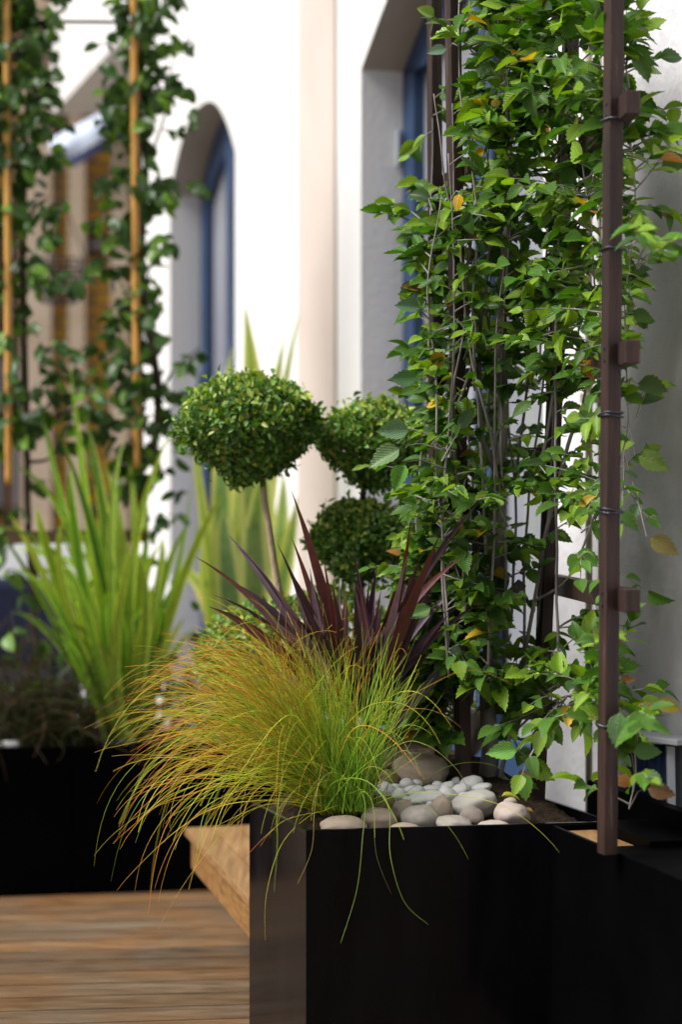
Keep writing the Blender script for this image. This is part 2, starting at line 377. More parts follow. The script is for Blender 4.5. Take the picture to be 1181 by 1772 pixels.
for k, (a, b_) in enumerate(OPEN):
    D = .15; fw = .115
    fr = MB(); N = 28; tt = [a+(b_-a)*i/N for i in range(N+1)]
    # outer frame: two uprights and an arched head
    fr.box(WP(a, -D-.06, .0), U*fw, -V*.06, (0, 0, SPR)); fr.box(WP(b_-fw, -D-.06, .0), U*fw, -V*.06, (0, 0, SPR))
    for i in range(N):
        t0, t1 = tt[i], tt[i+1]; z0, z1 = arch(a, b_, t0), arch(a, b_, t1)
        y0, y1 = max(SPR-.02, z0-fw*1.5), max(SPR-.02, z1-fw*1.5)
        fr.add([WP(t0, -D, y0), WP(t1, -D, y1), WP(t1, -D, z1), WP(t0, -D, z0), WP(t0, -D-.06, y0), WP(t1, -D-.06, y1), WP(t1, -D-.06, z1), WP(t0, -D-.06, z0)],
               [(0, 1, 2, 3), (4, 7, 6, 5), (0, 4, 5, 1)])
    f = fr.build('window', M['blue'], house)
    gl = MB(); gl.box(WP(a+.05, -D-.05, .3), U*(b_-a-.1), -V*.012, (0, 0, arch(a, b_, (a+b_)/2)-.3))
    gl.build('pane', M['glass'], f)
    sm = MB(); mid = (a+b_)/2
    for t in (mid-.075, mid+.003):
        sm.box(WP(t, -D-.02, 0), U*.072, -V*.035, (0, 0, arch(a, b_, t)-.04))
    sm.box(WP(a+fw+.002, -D-.024, .05), U*(b_-a-2*fw-.004), -V*.034, (0, 0, .5))
    sm.build('sash', M['blue'], f)
    hg = MB()
    hz = H+(CY-258)/F*7.25 if k == 0 else H+.6
    hg.tube([WP(b_-.012, -D+.02, hz-.06), WP(b_-.012, -D+.02, hz+.06)], .011, 8)
    hg.build('hinge', mat('steel', (.45, .48, .52), .35, .5, .6), f)
    iv = MB(); iv.box(WP(a, -D-.35, 0), U*(b_-a), -V*.05, (0, 0, 3.4)); iv.build('backing', M['dark'], f)
pp = MB(); tp = -1.97
pA = P(1087, 0, 5.05); pB = P(1094, 0, 4.99)
xx = W0+U*tp
pp.tube([WP(tp+.0, .03, 0.2), WP(tp+.0, .03, ZT)], .009, 8); pp.tube([WP(tp-.045, .02, 0.2), WP(tp-.045, .02, ZT)], .005, 6)
pi = pp.build('conduit', M['pipe'], house, smooth=True)
for z in (.88, 1.5, 2.2):
    cl = MB(); cl.box(WP(tp-.06, .0, z), U*.08, -V*.045, (0, 0, .022)); cl.build('clip', M['pipe'], pi)

# ------------------------------------------------------------------ brick building beyond
bk = empty('brick_building', P(130, 1200, 13.5)*np.array([1, 1, 0]), 'yellow brick building with tan stone piers beyond the white wall', 'building')
m = mat('stock_brick', (.4, .25, .08), .85, .2); b = m.node_tree.nodes['Principled BSDF']
tc = nd(m, 'ShaderNodeTexCoord'); sp = nd(m, 'ShaderNodeSeparateXYZ'); cb = nd(m, 'ShaderNodeCombineXYZ'); lk(m, tc.outputs['Object'], sp.inputs[0]); lk(m, sp.outputs[0], cb.inputs[0]); lk(m, sp.outputs[2], cb.inputs[1])
br = nd(m, 'ShaderNodeTexBrick'); br.inputs['Scale'].default_value = 1; br.inputs['Brick Width'].default_value = .225; br.inputs['Row Height'].default_value = .075; br.inputs['Mortar Size'].default_value = .016
br.inputs['Color1'].default_value = (.80, .50, .04, 1); br.inputs['Color2'].default_value = (.62, .32, .05, 1); br.inputs['Mortar'].default_value = (.22, .17, .11, 1)
lk(m, cb.outputs[0], br.inputs['Vector']); lk(m, br.outputs['Color'], b.inputs['Base Color']); M['brick'] = m
M['tan'] = noise_mat('tan_stone', (.40, .31, .22), (.52, .42, .33), 3, .85, .2, .2, 20)
M['brown'] = noise_mat('brown_timber', (.06, .035, .02), (.12, .07, .04), 6, .6, .3, .2, 30)
YB = 13.5
def bx(mb, px0, px1, z0, z1, y0=YB, th=.3): x0, x1 = (px0-CX)/F*y0, (px1-CX)/F*y0; mb.box((x0, y0, z0), (x1-x0, 0, 0), (0, th, 0), (0, 0, z1-z0))
q = MB(); bx(q, -500, 620, 0, 6.5); q.build('wall', M['brick'], bk)
for (a, b_) in ((-60, -10), (36, 88), (118, 146), (192, 222)):
    q = MB(); bx(q, a, b_, 0, 6.4, YB-.13, .13); q.build('pier', M['tan'], bk)
for (a, b_, z0, z1) in ((150, 186, 3.72, 4.1), (150, 186, 2.85, 3.02), (-9, 34, 1.2, 3.2), (94, 111, 3.6, 4.0)):
    q = MB(); bx(q, a, b_, z0, z1, YB-.05, .05); f = q.build('window', M['brown'], bk)
    q = MB(); bx(q, a+5, b_-5, z0+.06, z1-.5*(z1-z0), YB-.06, .008); q.build('pane', M['glass'], f)
q = MB(); bx(q, 30, 230, 4.12, 4.3, YB-.2, .06); q.build('beam', M['brown'], bk)
q = MB(); bx(q, 100, 148, .0, .95, YB-.2, .06); bx(q, 30, 100, .95, 1.1, YB-.2, .06); q.build('plinth', M['tan'], bk)

# small pale blue awning below the white upper wall
aw = empty('awning', P(148, 240, 10.9), 'small rounded pale blue awning in front of the yellow brick piers', 'awning')
q = MB(); A_, B_ = P(112, 253, 10.6), P(200, 205, 11.4); ax = unit(B_-A_); up = np.array([0, 0, 1.]); ot = unit(np.cross(ax, up))
for rr, zz, c in ((.062, 0, 0),): 
    K = 14; ring = [(math.cos(math.pi*2*i/K)*.085, math.sin(math.pi*2*i/K)*.062) for i in range(K)]
    v = [A_+ot*y+up*z for (y, z) in ring]+[B_+ot*y+up*z for (y, z) in ring]
    q.add(v, [tuple(range(K-1, -1, -1)), tuple(range(K, 2*K))]+[(i, (i+1) % K, K+(i+1) % K, K+i) for i in range(K)])
q.build('cassette', noise_mat('pale_blue_metal', (.52, .60, .76), (.6, .68, .84), 4, .4, .5, .02, 10), aw, smooth=True)
q = MB(); q.box(A_-ot*.05-up*.105, ax*np.linalg.norm(B_-A_), ot*.1, up*.05); q.build('valance', mat('navy_cloth', (.05, .06, .13), .8, .2), aw)
q = MB(); q.bar(B_, B_+V*1.2+U*.2, .04, .04); q.build('bracket', M['rod'], aw)

# wire hanging basket and a seat, both far out of focus
wb = empty('wire_basket', P(105, 530, 9.5), 'dark wire hanging basket in front of the brick piers', 'basket')
q = MB(); c0 = P(103, 452, 9.5)
for j in range(5):
    r_ = .115*(1-.07*j); z = -.045*j
    q.tube([c0+np.array([r_*math.cos(a), r_*math.sin(a), z]) for a in np.linspace(0, 2*math.pi, 25)], .0055, 5)
for a in np.linspace(0, 2*math.pi, 13)[:-1]:
    q.tube([c0+np.array([.115*(1-.07*j)*math.cos(a), .115*(1-.07*j)*math.sin(a), -.045*j]) for j in range(5)], .004, 5)
q.build('cage', M['rod'], wb)
q = MB()
for a in (0, 2.1, 4.2): q.tube([c0+np.array([.115*math.cos(a), .115*math.sin(a), 0]), c0+np.array([0, 0, .34])], .003, 5)
q.tube([c0+np.array([0, 0, .34]), c0+np.array([0, 0, 2.3])], .004, 5)
q.build('chain', M['rod'], wb)
sf = empty('outdoor_sofa', P(70, 1180, 9.8)*np.array([1, 1, 0]), 'white outdoor sofa with navy cushions behind the left planters', 'sofa')
x0 = -2.15; q = MB()
q.box((x0, 9.9, .1), (1.0, 0, 0), (0, .1, 0), (0, 0, 1.0)); q.box((x0, 9.3, .1), (1.0, 0, 0), (0, .6, 0), (0, 0, .25)); q.box((x0-.1, 9.3, 0), (.1, 0, 0), (0, .7, 0), (0, 0, .85)); q.box((x0+1.0, 9.3, 0), (.1, 0, 0), (0, .7, 0), (0, 0, .85))
q.build('frame', noise_mat('white_lacquer', (.72, .73, .76), (.78, .79, .82), 5, .5, .4, .02, 10), sf, bevel=.02)
nvy = noise_mat('navy_fabric', (.01, .013, .03), (.016, .02, .045), 30, .9, .2, .3, 200)
for k in range(2):
    q = MB(); q.box((x0+.02+.49*k, 9.32, .36), (.47, 0, 0), (0, .5, 0), (0, 0, .14)); q.build('seat_cushion', nvy, sf, bevel=.04)
    q = MB(); q.box((x0+.02+.49*k, 9.74, .5), (.47, 0, 0), (0, .14, 0), (0, 0, .42)); q.build('back_cushion', nvy, sf, bevel=.04)

# ------------------------------------------------------------------ near planter (L-shaped), benches
RIM = H-.677
A = np.array([-.0744, 4.5]); fd = np.array([.983, .185]); C2 = A+fd*.69
u2 = U[:2]; bd = np.array([-.2057, .9786]); v2 = V[:2]
B = A+u2*.475; B2 = B+v2*.23; E1 = B2+bd*1.02; E2 = C2+u2*1.42
POLY = [A, C2, E2, E1, B2, B]
def edge_dist(p):
    d = 9
    for i in range(len(POLY)):
        a, b_ = POLY[i], POLY[(i+1) % len(POLY)]; ab = b_-a; s = np.clip(np.dot(p-a, ab)/np.dot(ab, ab), 0, 1)
        d = min(d, np.linalg.norm(p-a-ab*s))
    return d
def inset(poly, t):
    n = len(poly); out = []
    for i in range(n):
        p0, p1, p2 = poly[i-1], poly[i], poly[(i+1) % n]
        e1 = (p1-p0)/np.linalg.norm(p1-p0); e2 = (p2-p1)/np.linalg.norm(p2-p1)
        n1, n2 = np.array([-e1[1], e1[0]]), np.array([-e2[1], e2[0]])
        bsc = n1+n2; out.append(p1+bsc*t/(1+np.dot(n1, n2)))
    return out
def tray(mb, poly, t, z0, z1):
    """open box: outer wall, rim and inner wall"""
    n = len(poly); inn = inset(poly, t); v = []
    for z, pl_ in ((z0, poly), (z1, poly), (z1, inn), (z1-.12, inn)): v += [(p[0], p[1], z) for p in pl_]
    f = [(k*n+i, k*n+(i+1) % n, (k+1)*n+(i+1) % n, (k+1)*n+i) for k in range(3) for i in range(n)]
    mb.add(v, f)
pnt = empty('black_planter', (A[0], A[1], 0), 'glossy black planter box in front, holding the grass, cobbles and hornbeam', 'planter')
q = MB(); tray(q, POLY, .012, -.02, RIM)
q.build('box', M['black'], pnt, bevel=.0018)
def soil_z(p):
    d = edge_dist(p); dfront = np.dot(p-A, np.array([-fd[1], fd[0]]))
    return RIM-.04+min(.125, max(0, dfront-.04)*.30, max(0, d-.01)*1.2)
def soil(poly, zf, name, parent, step=.02):
    xs = np.arange(min(p[0] for p in poly), max(p[0] for p in poly)+step, step); ys = np.arange(min(p[1] for p in poly), max(p[1] for p in poly)+step, step)
    def inside(x, y):
        r = False; n = len(poly)
        for i in range(n):
            a, b_ = poly[i], poly[(i+1) % n]
            if (a[1] > y) != (b_[1] > y) and x < (b_[0]-a[0])*(y-a[1])/(b_[1]-a[1])+a[0]: r = not r
        return r
    idx = {}; v = []; f = []
    for i, x in enumerate(xs):
        for j, y in enumerate(ys):
            if inside(x, y): idx[i, j] = len(v); v.append((x, y, zf(np.array([x, y]))+.008*mnoise.noise(Vector((x*30, y*30, 0)))))
    for (i, j) in idx:
        if all(k in idx for k in ((i+1, j), (i+1, j+1), (i, j+1))): f.append((idx[i, j], idx[i+1, j], idx[i+1, j+1], idx[i, j+1]))
    q = MB(); q.add(v, f); return q.build(name, M['soil'], parent, smooth=True)
soil(POLY, soil_z, 'soil', pnt)
# flat bed right up to the walls under the mound
q = MB(); q.add([(p[0], p[1], RIM-.045) for p in inset(POLY, .006)], [tuple(range(6))]); q.build('soil_bed', M['soil'], pnt)

# timber bench between the planters
BT = H-(1555-CY)/F*4.95
bn = empty('timber_bench', (B[0], B[1], 0), 'honey coloured timber bench running from the front planter to the far planters', 'bench')
p0 = np.array([*(B+u2*.004), 0]); bd3 = np.array([*bd, 0]); L_ = 1.13
for i in range(3):
    q = MB(); w_ = .073; q.box(p0+V*(i*(w_+.003))+np.array([0, 0, BT-.022])+(bd3*(.0)), bd3*L_, V*w_, (0, 0, .022)); q.build('slat', M['benchtop'], bn, bevel=.002)
q = MB(); q.box(p0+np.array([0, 0, BT-.115])+V*.018, bd3*(L_-.01), V*.02, (0, 0, .092)); q.build('front_board', M['benchfront'], bn, bevel=.002)
for s in (.12, .78):
    q = MB(); q.box(p0+bd3*s+V*.16, bd3*.05, V*.05, (0, 0, BT-.024)); q.build('support', M['brown'], bn)

# black box bench at the right, coming towards us
L1 = np.array([.458, 4.60]); ld = (np.array([.5586, 4.2])-L1); ld /= np.linalg.norm(ld); lr = np.array([-ld[1], ld[0]])
rb = empty('box_bench', (*(L1+ld*.3), 0), 'black sided box bench with a tan timber top right of the front planter', 'bench')
q = MB(); a = L1+ld*.003; pts = [a, a+ld*1.0, a+ld*1.0+lr*.42, a+lr*.42]
n_ = lambda poly: poly if sum(poly[i][0]*poly[(i+1) % 4][1]-poly[(i+1) % 4][0]*poly[i][1] for i in range(4)) > 0 else poly[::-1]
tray(q, n_(pts), .008, 0, RIM-.004); q.build('side_panel', M['blackm'], rb)
for i in range(1):
    q = MB(); o = a+ld*.012+lr*(.012+i*.066); q.box((o[0], o[1], RIM-.035), (*(ld*.25), 0), (*(lr*.085), 0), (0, 0, .02)); q.build('slat', M['benchtop'], rb, bevel=.002)
q = MB(); o = a+ld*.266+lr*.01; q.box((o[0], o[1], RIM-.04), (*(ld*.723), 0), (*(lr*.40), 0), (0, 0, .03)); q.build('lid', M['blackm'], rb, bevel=.002)
q = MB(); o = a+ld*.012+lr*.10; q.box((o[0], o[1], RIM-.05), (*(ld*.30), 0), (*(lr*.31), 0), (0, 0, .055)); q.build('lid', M['blackm'], rb, bevel=.002)
q = MB(); o = a+ld*(-.35)+lr*.215; q.box((o[0], o[1], 0), (*(ld*1.3), 0), (*(lr*.03), 0), (0, 0, RIM+.045)); q.build('back_panel', M['blackm'], rb)

# far planters at the left ----------------------------------------------------
FY = 6.8; FRIM = H-(1290-CY)/F*FY
fo = np.array([(200-CX)/F*FY, FY]); fdir = fd; fback = np.array([-fd[1], fd[0]])
def far_planter(px0, px1, label):
    def on(px):
        k = (px-CX)/F; s = (fo[0]-k*fo[1])/(k*fdir[1]-fdir[0]); return fo+fdir*s
    a, b_ = on(px0), on(px1); poly = [a, b_, b_+fback*.5, a+fback*.5]
    e = empty('black_planter', (*a, 0), label, 'planter')
    q = MB(); tray(q, poly, .012, 0, FRIM); q.build('box', M['blackm'], e, bevel=.002)
    ip = inset(poly, .006)
    q = MB(); q.add([(p[0], p[1], FRIM-.03) for p in ip], [(0, 1, 2, 3)]); q.build('soil', M['soil'], e)
    return poly
far_planter(-190, 124, 'black planter at the far left under the espalier trellis')
far_planter(126, 470, 'black planter behind the timber bench, below the green strap leaves')

# ------------------------------------------------------------------ stones
def stone_mesh(seed, lump):
    import bmesh
    bm = bmesh.new(); bmesh.ops.create_icosphere(bm, subdivisions=4, radius=1); sd_ = Vector((seed*7.3, seed*3.1, 0))
    for v in bm.verts:
        c = v.co.copy(); k = 1+lump*mnoise.noise(c*.9+sd_)+lump*.35*mnoise.noise(c*2.3+sd_)
        v.co = c*k
    me = bpy.data.meshes.new('stone'); bm.to_mesh(me); bm.free()
    me.polygons.foreach_set('use_smooth', [True]*len(me.polygons)); return me
def stone_mat(name, c, rough=.62):
    c = np.array(c); m = noise_mat(name, tuple(c*.82), tuple(c*1.08), 30, rough, .35, .35, 220, dist=.002)
    b = m.node_tree.nodes['Principled BSDF']; src = b.inputs['Base Color'].links[0].from_socket
    vo = nd(m, 'ShaderNodeTexNoise'); vo.inputs['Scale'].default_value = 160; vo.inputs['Detail'].default_value = 2
    tc = nd(m, 'ShaderNodeTexCoord'); lk(m, tc.outputs['Object'], vo.inputs['Vector'])
    r_ = nd(m, 'ShaderNodeValToRGB'); r_.color_ramp.elements[0].position = .66; r_.color_ramp.elements[0].color = (1, 1, 1, 1); r_.color_ramp.elements[1].position = .74; r_.color_ramp.elements[1].color = (.45, .42, .4, 1)
    lk(m, vo.outputs['Fac'], r_.inputs[0]); mu = nd(m, 'ShaderNodeVectorMath', operation='MULTIPLY'); lk(m, src, mu.inputs[0]); lk(m, r_.outputs[0], mu.inputs[1]); lk(m, mu.outputs[0], b.inputs['Base Color']); return m
SM = {'g': stone_mat('grey_stone', (.40, .36, .32)), 't': stone_mat('tan_cobble', (.46, .37, .29)), 'o': stone_mat('ochre_cobble', (.30, .23, .10)),
      'p': stone_mat('pink_cobble', (.46, .38, .34)), 'w': stone_mat('white_pebble', (.74, .735, .72)), 'l': stone_mat('light_cobble', (.50, .47, .43)), 'b': stone_mat('brown_cobble', (.34, .28, .24))}
def stone(name, px, py, w_, h_, c, label, cat, group=None, rot=0, Y=None, lump=.12, asym=1.0, dy=None):
    Y = Y or 4.60+(1432-py)*.0037
    p = P(px, py, Y); me = stone_mesh(rnd.random()*10, lump)
    sx, sz = w_/F*Y/2, h_/F*Y/2
    me.materials.append(SM[c]); o = bpy.data.objects.new(name, me); COL.objects.link(o)
    o.location = p; o.scale = (sx, (dy or sx*.8), sz); o.rotation_euler = (rnd.uniform(-.15, .15), math.radians(rot), 0)
    # turn the geometry, not the scale
    return tag(o, label, cat, group)
cob = [
 (596, 1430, 82, 38, 't', 'flat tan cobble at the left end of the planter rim under the grass', 0),
 (656, 1420, 62, 44, 't', 'rounded tan cobble behind the rim, second from the left', 12),
 (666, 1397, 44, 44, 'o', 'ochre stained cobble at the edge of the grass clump', 10),
 (699, 1406, 44, 44, 't', 'blunt tan cobble left of the pointed grey one', -25),
 (728, 1418, 64, 52, 'g', 'pointed grey-brown cobble in the middle of the front row', 8),
 (765, 1404, 40, 56, 't', 'upright tan cobble between the pointed one and the large pale one', 0),
 (786, 1427, 66, 32, 'g', 'low grey cobble on the rim right of the pointed one', 5),
 (821, 1392, 86, 52, 'l', 'large pale oval cobble at the right of the white pebbles', -10),
 (818, 1413, 42, 34, 'b', 'rough brown cobble tucked under the large pale oval one', 20),
 (853, 1430, 58, 24, 'p', 'flat pinkish cobble on the rim, near its right end', 0),
 (889, 1411, 66, 46, 'p', 'pinkish lumpy cobble at the right end of the pebble bed', 12),
 (884, 1388, 22, 16, 'p', 'tiny pink stone perched on the pinkish lumpy cobble', 0),
 (729, 1334, 100, 62, 't', 'big smooth tan boulder behind the white pebbles', 6),
 (674, 1352, 40, 40, 'o', 'olive stone half hidden between grass and the big boulder', 0),
 (699, 1435, 50, 22, 't', 'low tan stone filling the gap behind the rim, left of centre', 0),
 (818, 1268, 50, 84, 'b', 'upright oval stone leaning against the hornbeam trunk', 8),
 ]
for (x, y, w_, h_, c, lab, r_) in cob:
    stone('cobble', x, y, w_, h_, c, lab, 'cobble', 'cobbles in the front planter', r_, Y={1334: 4.93, 1268: 5.14, 1352: 4.9, 1290: 5.1, 1388: 4.70}.get(y), lump=.2)
wh = [(705, 1361, 24, 20, 10), (716, 1372, 36, 19, -8), (693, 1380, 25, 25, 30), (735, 1385, 60, 22, -10), (748, 1369, 34, 15, 0), (775, 1366, 26, 20, -30), (791, 1355, 18, 15, 0),
      (774, 1379, 30, 26, 40), (797, 1371, 34, 22, -25), (814, 1359, 40, 24, -25), (834, 1366, 34, 15, -12), (666, 1371, 38, 27, 15), (678, 1389, 18, 15, 30), (744, 1396, 14, 12, 0), (759, 1361, 20, 13, 10), (683, 1366, 20, 14, 0),
      (722, 1358, 18, 13, 0), (806, 1381, 22, 14, 10), (760, 1378, 20, 14, -10), (706, 1388, 18, 13, 20)]
WL = ['white pebble touching the left foot of the big tan boulder', 'flattish white pebble in front of the boulder, left of its middle', 'round white pebble left of the long one, behind the blunt tan cobble', 'longest white pebble, lying in the middle of the heap',
 'greyish flat pebble against the front of the big boulder', 'white pebble just right of the big boulder', 'topmost tiny white pebble right of the boulder', 'tilted white pebble between the long one and the large pale oval cobble', 'white pebble leaning above the large pale oval cobble',
 'big white pebble behind the large pale oval cobble', 'rightmost white pebble, lying flat behind the large pale oval cobble', 'greyish white pebble at the left end beside the grass', 'tiny white pebble low at the left between ochre and blunt cobbles', 'tiny white pebble wedged between pointed and upright cobbles',
 'small white pebble against the right foot of the boulder', 'small white pebble beneath the olive stone', 'tiny white pebble tucked below the boulder at its left', 'small white pebble on the rear edge of the large pale oval cobble', 'small white pebble right of the longest pebble', 'small white pebble at the left end of the longest pebble']
for (x, y, w_, h_, r_), lab in zip(wh, WL):
    stone('pebble', x, y-2, w_*1.14, h_*1.18, 'w', lab, 'pebble', 'small white pebbles', r_, lump=.14)
FL = ['largest pale pebble on the soil below the striped flax', 'long pale pebble at the far left planter rim', 'small pale pebble left of the largest one below the flax', 'smallest pale pebble, right of the largest one below the flax', 'pale pebble on the soil under the bronze grass']
for (x, y, w_, h_, Y), lab in zip(((205, 1283, 34, 18, 6.95), (15, 1288, 46, 14, 6.88), (178, 1278, 22, 16, 7.0), (225, 1283, 18, 12, 6.95), (85, 1276, 22, 16, 7.0)), FL):
    stone('pebble', x, y, w_, h_, 'w', lab, 'pebble', 'pale pebbles in the far planters', 0, Y=Y, lump=.1)

for (x, y, Y, dx, dz, L_, c, lab) in ((868, 1378, 4.72, 1, .1, .04, (.45, .42, .05), 'yellowing fallen leaf on the soil behind the pinkish cobble'), (925, 1405, 4.68, -1, .1, .04, (.24, .12, .05), 'brown fallen leaf at the right end of the soil')):
    o = leaves('fallen_leaf', 'pear', P(x, y, Y)[None], np.array([[dx, -.2, dz]]), np.array([[.2, -.4, 1.]]), np.array([L_]), np.array([L_*.55]), np.array([c]), M['boxleaf'], None, np.array([.3])); tag(o, lab, 'dead leaf', 'fallen leaves')
# ------------------------------------------------------------------ trellis of the hornbeam
tr = empty('timber_trellis', (*L1, RIM), 'dark brown timber trellis carrying the hornbeam at the right', 'trellis')
def post(pts, w_, d_=None):
    q = MB(); d_ = d_ or w_
    a, b_ = P(*pts[0]), P(*pts[1]); ax = b_-a
    # cross-section follows the wall direction
    q.box(a-U*w_/2-V*d_/2, U*w_, V*d_, ax)
    return q.build('post', M['post'], tr, bevel=.0025)
near = post([(1052, 1478, 4.2), (1064, -60, 4.2)], .036, .030)
post([(929, 1400, 4.92), (994, -60, 4.92)], .038, .028)
post([(803, 1380, 4.90), (783, -60, 4.90)], .040, .028)
post([(757, 1345, 5.12), (752, -60, 5.12)], .036, .028)
for z in (H-.173, H+.312, H+.797):
    q = MB(); a_ = P(1054, 0, 4.2); a_[2] = z; b_ = P(960, 0, 4.92); b_[2] = z; d_ = unit(b_-a_)
    off = V*.0285
    q.bar(a_-d_*.10+off*1.15, b_+d_*.20+off*.9, .030, .046); q.build('rail', M['post'], tr, bevel=.002)
    q = MB(); a_ = P(790, 0, 4.90); a_[2] = z; b_ = P(755, 0, 5.12); b_[2] = z; d_ = unit(b_-a_)
    q.bar(a_-d_*.05+off, b_+d_*.05+off, .026, .038); q.build('rail', M['post'], tr, bevel=.002)
for y in (206, 432, 716, 722, 884, 890, 1250):
    q = MB(); x_ = 1052+(1478-y)/1538*12; c = P(x_, y, 4.2)
    tl_ = R.normal(0, .004, 5); tl_[4] = tl_[0]; v = [c+U*a*.0205+V*b_*.0175+np.array([0, 0, tl_[int(a+1+(b_+1)/2)]]) for a, b_ in ((-1, -1), (1, -1), (1, 1), (-1, 1), (-1, -1))]
    q.tube(v, .0023, 6); q.build('tie', M['tie'], near, smooth=True)
q = MB(); c = P(925, 776, 4.9); q.tube([c+U*a*.021+V*b_*.019 for a, b_ in ((-1, -1), (1, -1), (1, 1), (-1, 1), (-1, -1))], .002, 6); q.build('tie', M['tie'], tr)

for z in (H-.173, H+.312, H+.797):
    for dz in (-.012, .012):
        q = MB(); y_ = CY-(z+dz-H)/4.2*F; c = P(1052+(1478-y_)/1538*12, y_, 4.2)-V*.015
        q.tube([c+V*.001, c-V*.0022], .0034, 10); q.build('screw', M['tie'], near, smooth=False)
# leaning grey stake
q = MB(); a_, b_ = P(672, 1262, 4.82), P(905, 1008, 4.86)
q.bar(a_, b_, .016, .024)
tag(q.build('stake', M['stake'], bevel=.003), 'grey weathered stake leaning across the foot of the hornbeam', 'stake')

# ------------------------------------------------------------------ hornbeam
hb = empty('hornbeam_tree', P(850, 1375, 5.02), 'leafy hornbeam trained up the dark timber trellis, some leaves yellowing', 'tree')
STEMS = [  # px,py,Y,r(px)
 [(836, 1400, 4.98, 40), (848, 1310, 4.97, 32), (844, 1180, 4.97, 27), (858, 1060, 4.95, 25), (859, 900, 4.93, 24), (864, 815, 4.92, 24)],
 [(864, 830, 4.92, 20), (872, 740, 4.9, 20), (868, 600, 4.88, 18), (872, 470, 4.88, 15), (880, 320, 4.88, 11), (872, 180, 4.95, 4), (900, 60, 4.95, 3), (905, -40, 4.95, 2)],
 [(864, 825, 4.92, 12), (838, 760, 4.90, 10), (830, 690, 4.90, 9), (832, 560, 4.92, 7), (850, 430, 4.94, 4), (858, 300, 4.94, 4), (862, 180, 4.93, 3), (890, 40, 4.92, 2.5)],
 [(812, 1380, 4.98, 18), (800, 1290, 4.95, 15), (788, 1180, 4.95, 12), (812, 1050, 5.0, 6), (822, 930, 5.05, 5), (812, 760, 5.05, 4), (800, 600, 5.05, 3), (812, 420, 5.05, 3), (822, 250, 5.0, 2.5), (828, 60, 5.0, 2)],
 [(860, 1380, 4.96, 9), (900, 1180, 4.92, 8), (925, 1040, 4.86, 7), (955, 880, 4.8, 7), (985, 770, 4.75, 7), (1010, 700, 4.7, 5), (1030, 560, 4.6, 4), (1025, 400, 4.55, 3), (1000, 220, 4.6, 2.5), (990, 40, 4.6, 2)],
 [(925, 1040, 4.86, 5), (985, 1000, 4.75, 4), (1035, 880, 4.6, 4), (1085, 760, 4.4, 3), (1085, 640, 4.35, 3), (1085, 500, 4.35, 2.5), (1100, 330, 4.35, 2.5), (1078, 130, 4.35, 2)],
 [(870, 1290, 4.98, 6), (930, 1230, 4.85, 4), (1010, 1200, 4.6, 4), (1080, 1240, 4.4, 3), (1100, 1330, 4.35, 2.5), (1090, 1400, 4.3, 2)],
 [(865, 640, 4.98, 5), (840, 480, 4.9, 4), (900, 250, 4.85, 4), (935, 90, 4.85, 3), (940, -40, 4.85, 2)],
 [(790, 1180, 4.95, 4), (745, 1050, 4.9, 4), (722, 900, 4.9, 3), (735, 740, 4.95, 3), (742, 560, 5.0, 3), (745, 380, 5.0, 2.5), (750, 200, 5.1, 2), (745, 60, 5.1, 2)]]
for k in range(17):       # thin whippy shoots running up through the trellis
    x0 = 760+R.uniform(0, 60) if k % 3 == 0 else 820+R.uniform(0, 150); yb = R.uniform(700, 1250); yt = R.uniform(-60, 350); Y0 = R.uniform(4.72, 5.0); lean = R.normal(15, 45)
    STEMS.append([(x0+lean*s_+R.normal(0, 9), yb+(yt-yb)*s_, Y0+R.normal(0, .02), 5.5-3*s_) for s_ in np.linspace(0, 1, 6)])
def smooth_path(pts, n=6):
    pts = np.array(pts, float); out = []
    for i in range(len(pts)-1):
        p0, p1, p2, p3 = pts[max(i-1, 0)], pts[i], pts[i+1], pts[min(i+2, len(pts)-1)]
        for k in range(n):
            t = k/n; out.append(.5*((2*p1)+(-p0+p2)*t+(2*p0-5*p1+4*p2-p3)*t*t+(-p0+3*p1-3*p2+p3)*t**3))
    out.append(pts[-1]); return np.array(out)
stem_pts = []
for i, st in enumerate(STEMS):
    pw = smooth_path([[*P(a, b_, c), r_/2/F*c] for (a, b_, c, r_) in st])
    jit = np.array([mnoise.noise_vector(Vector(p[:3]*9)) for p in pw])*.004
    q = MB(); q.tube(pw[:, :3]+jit, pw[:, 3], 10); q.build('trunk' if i == 0 else 'branch', M['bark'], hb, smooth=True)
    stem_pts.append(pw)
SP = np.concatenate(stem_pts)[:, :3]; SR = np.concatenate(stem_pts)[:, 3]
DENS = np.array([
 [.04, .05, .15, .8, .9, .9, .9, .8, .35, .10, .0], [.06, .10, .15, .8, .9, .9, .9, .9, .35, .15, .0], [.03, .15, .2, .75, .8, .85, .9, .9, .7, .3, .12],
 [.25, .60, .7, .9, .8, .9, .9, .9, .8, .3, .05], [.06, .6, .9, .9, .7, .9, .9, .9, .7, .15, .05], [.18, .8, 1, 1, .9, 1, 1, .9, .6, .25, .05],
 [.10, .7, .9, .9, .9, 1, .75, .55, .35, .08, 0], [.22, .6, .8, .8, .7, 1, .6, .4, .4, .05, 0], [.25, .7, .8, .8, .65, .95, .55, .4, .25, .04, 0],
 [.25, 1, 1, 1, .6, .6, .45, .3, .2, .06, .05], [.35, 1, 1, 1, .5, .5, .4, .3, .12, .03, 0], [.35, 1, 1, .9, .6, .7, .6, .4, .25, .05, 0],
 [.15, .9, .9, .7, .8, .9, .65, .4, .35, .12, .03], [0, .3, .15, .05, .35, .4, .15, .2, .3, .12, 0], [0, 0, 0, 0, 0, 0, .05, .02, .15, .08, 0]])
XC = np.array([680, 730, 780, 830, 880, 930, 980, 1030, 1080, 1130, 1170]); YC = np.arange(15)*100
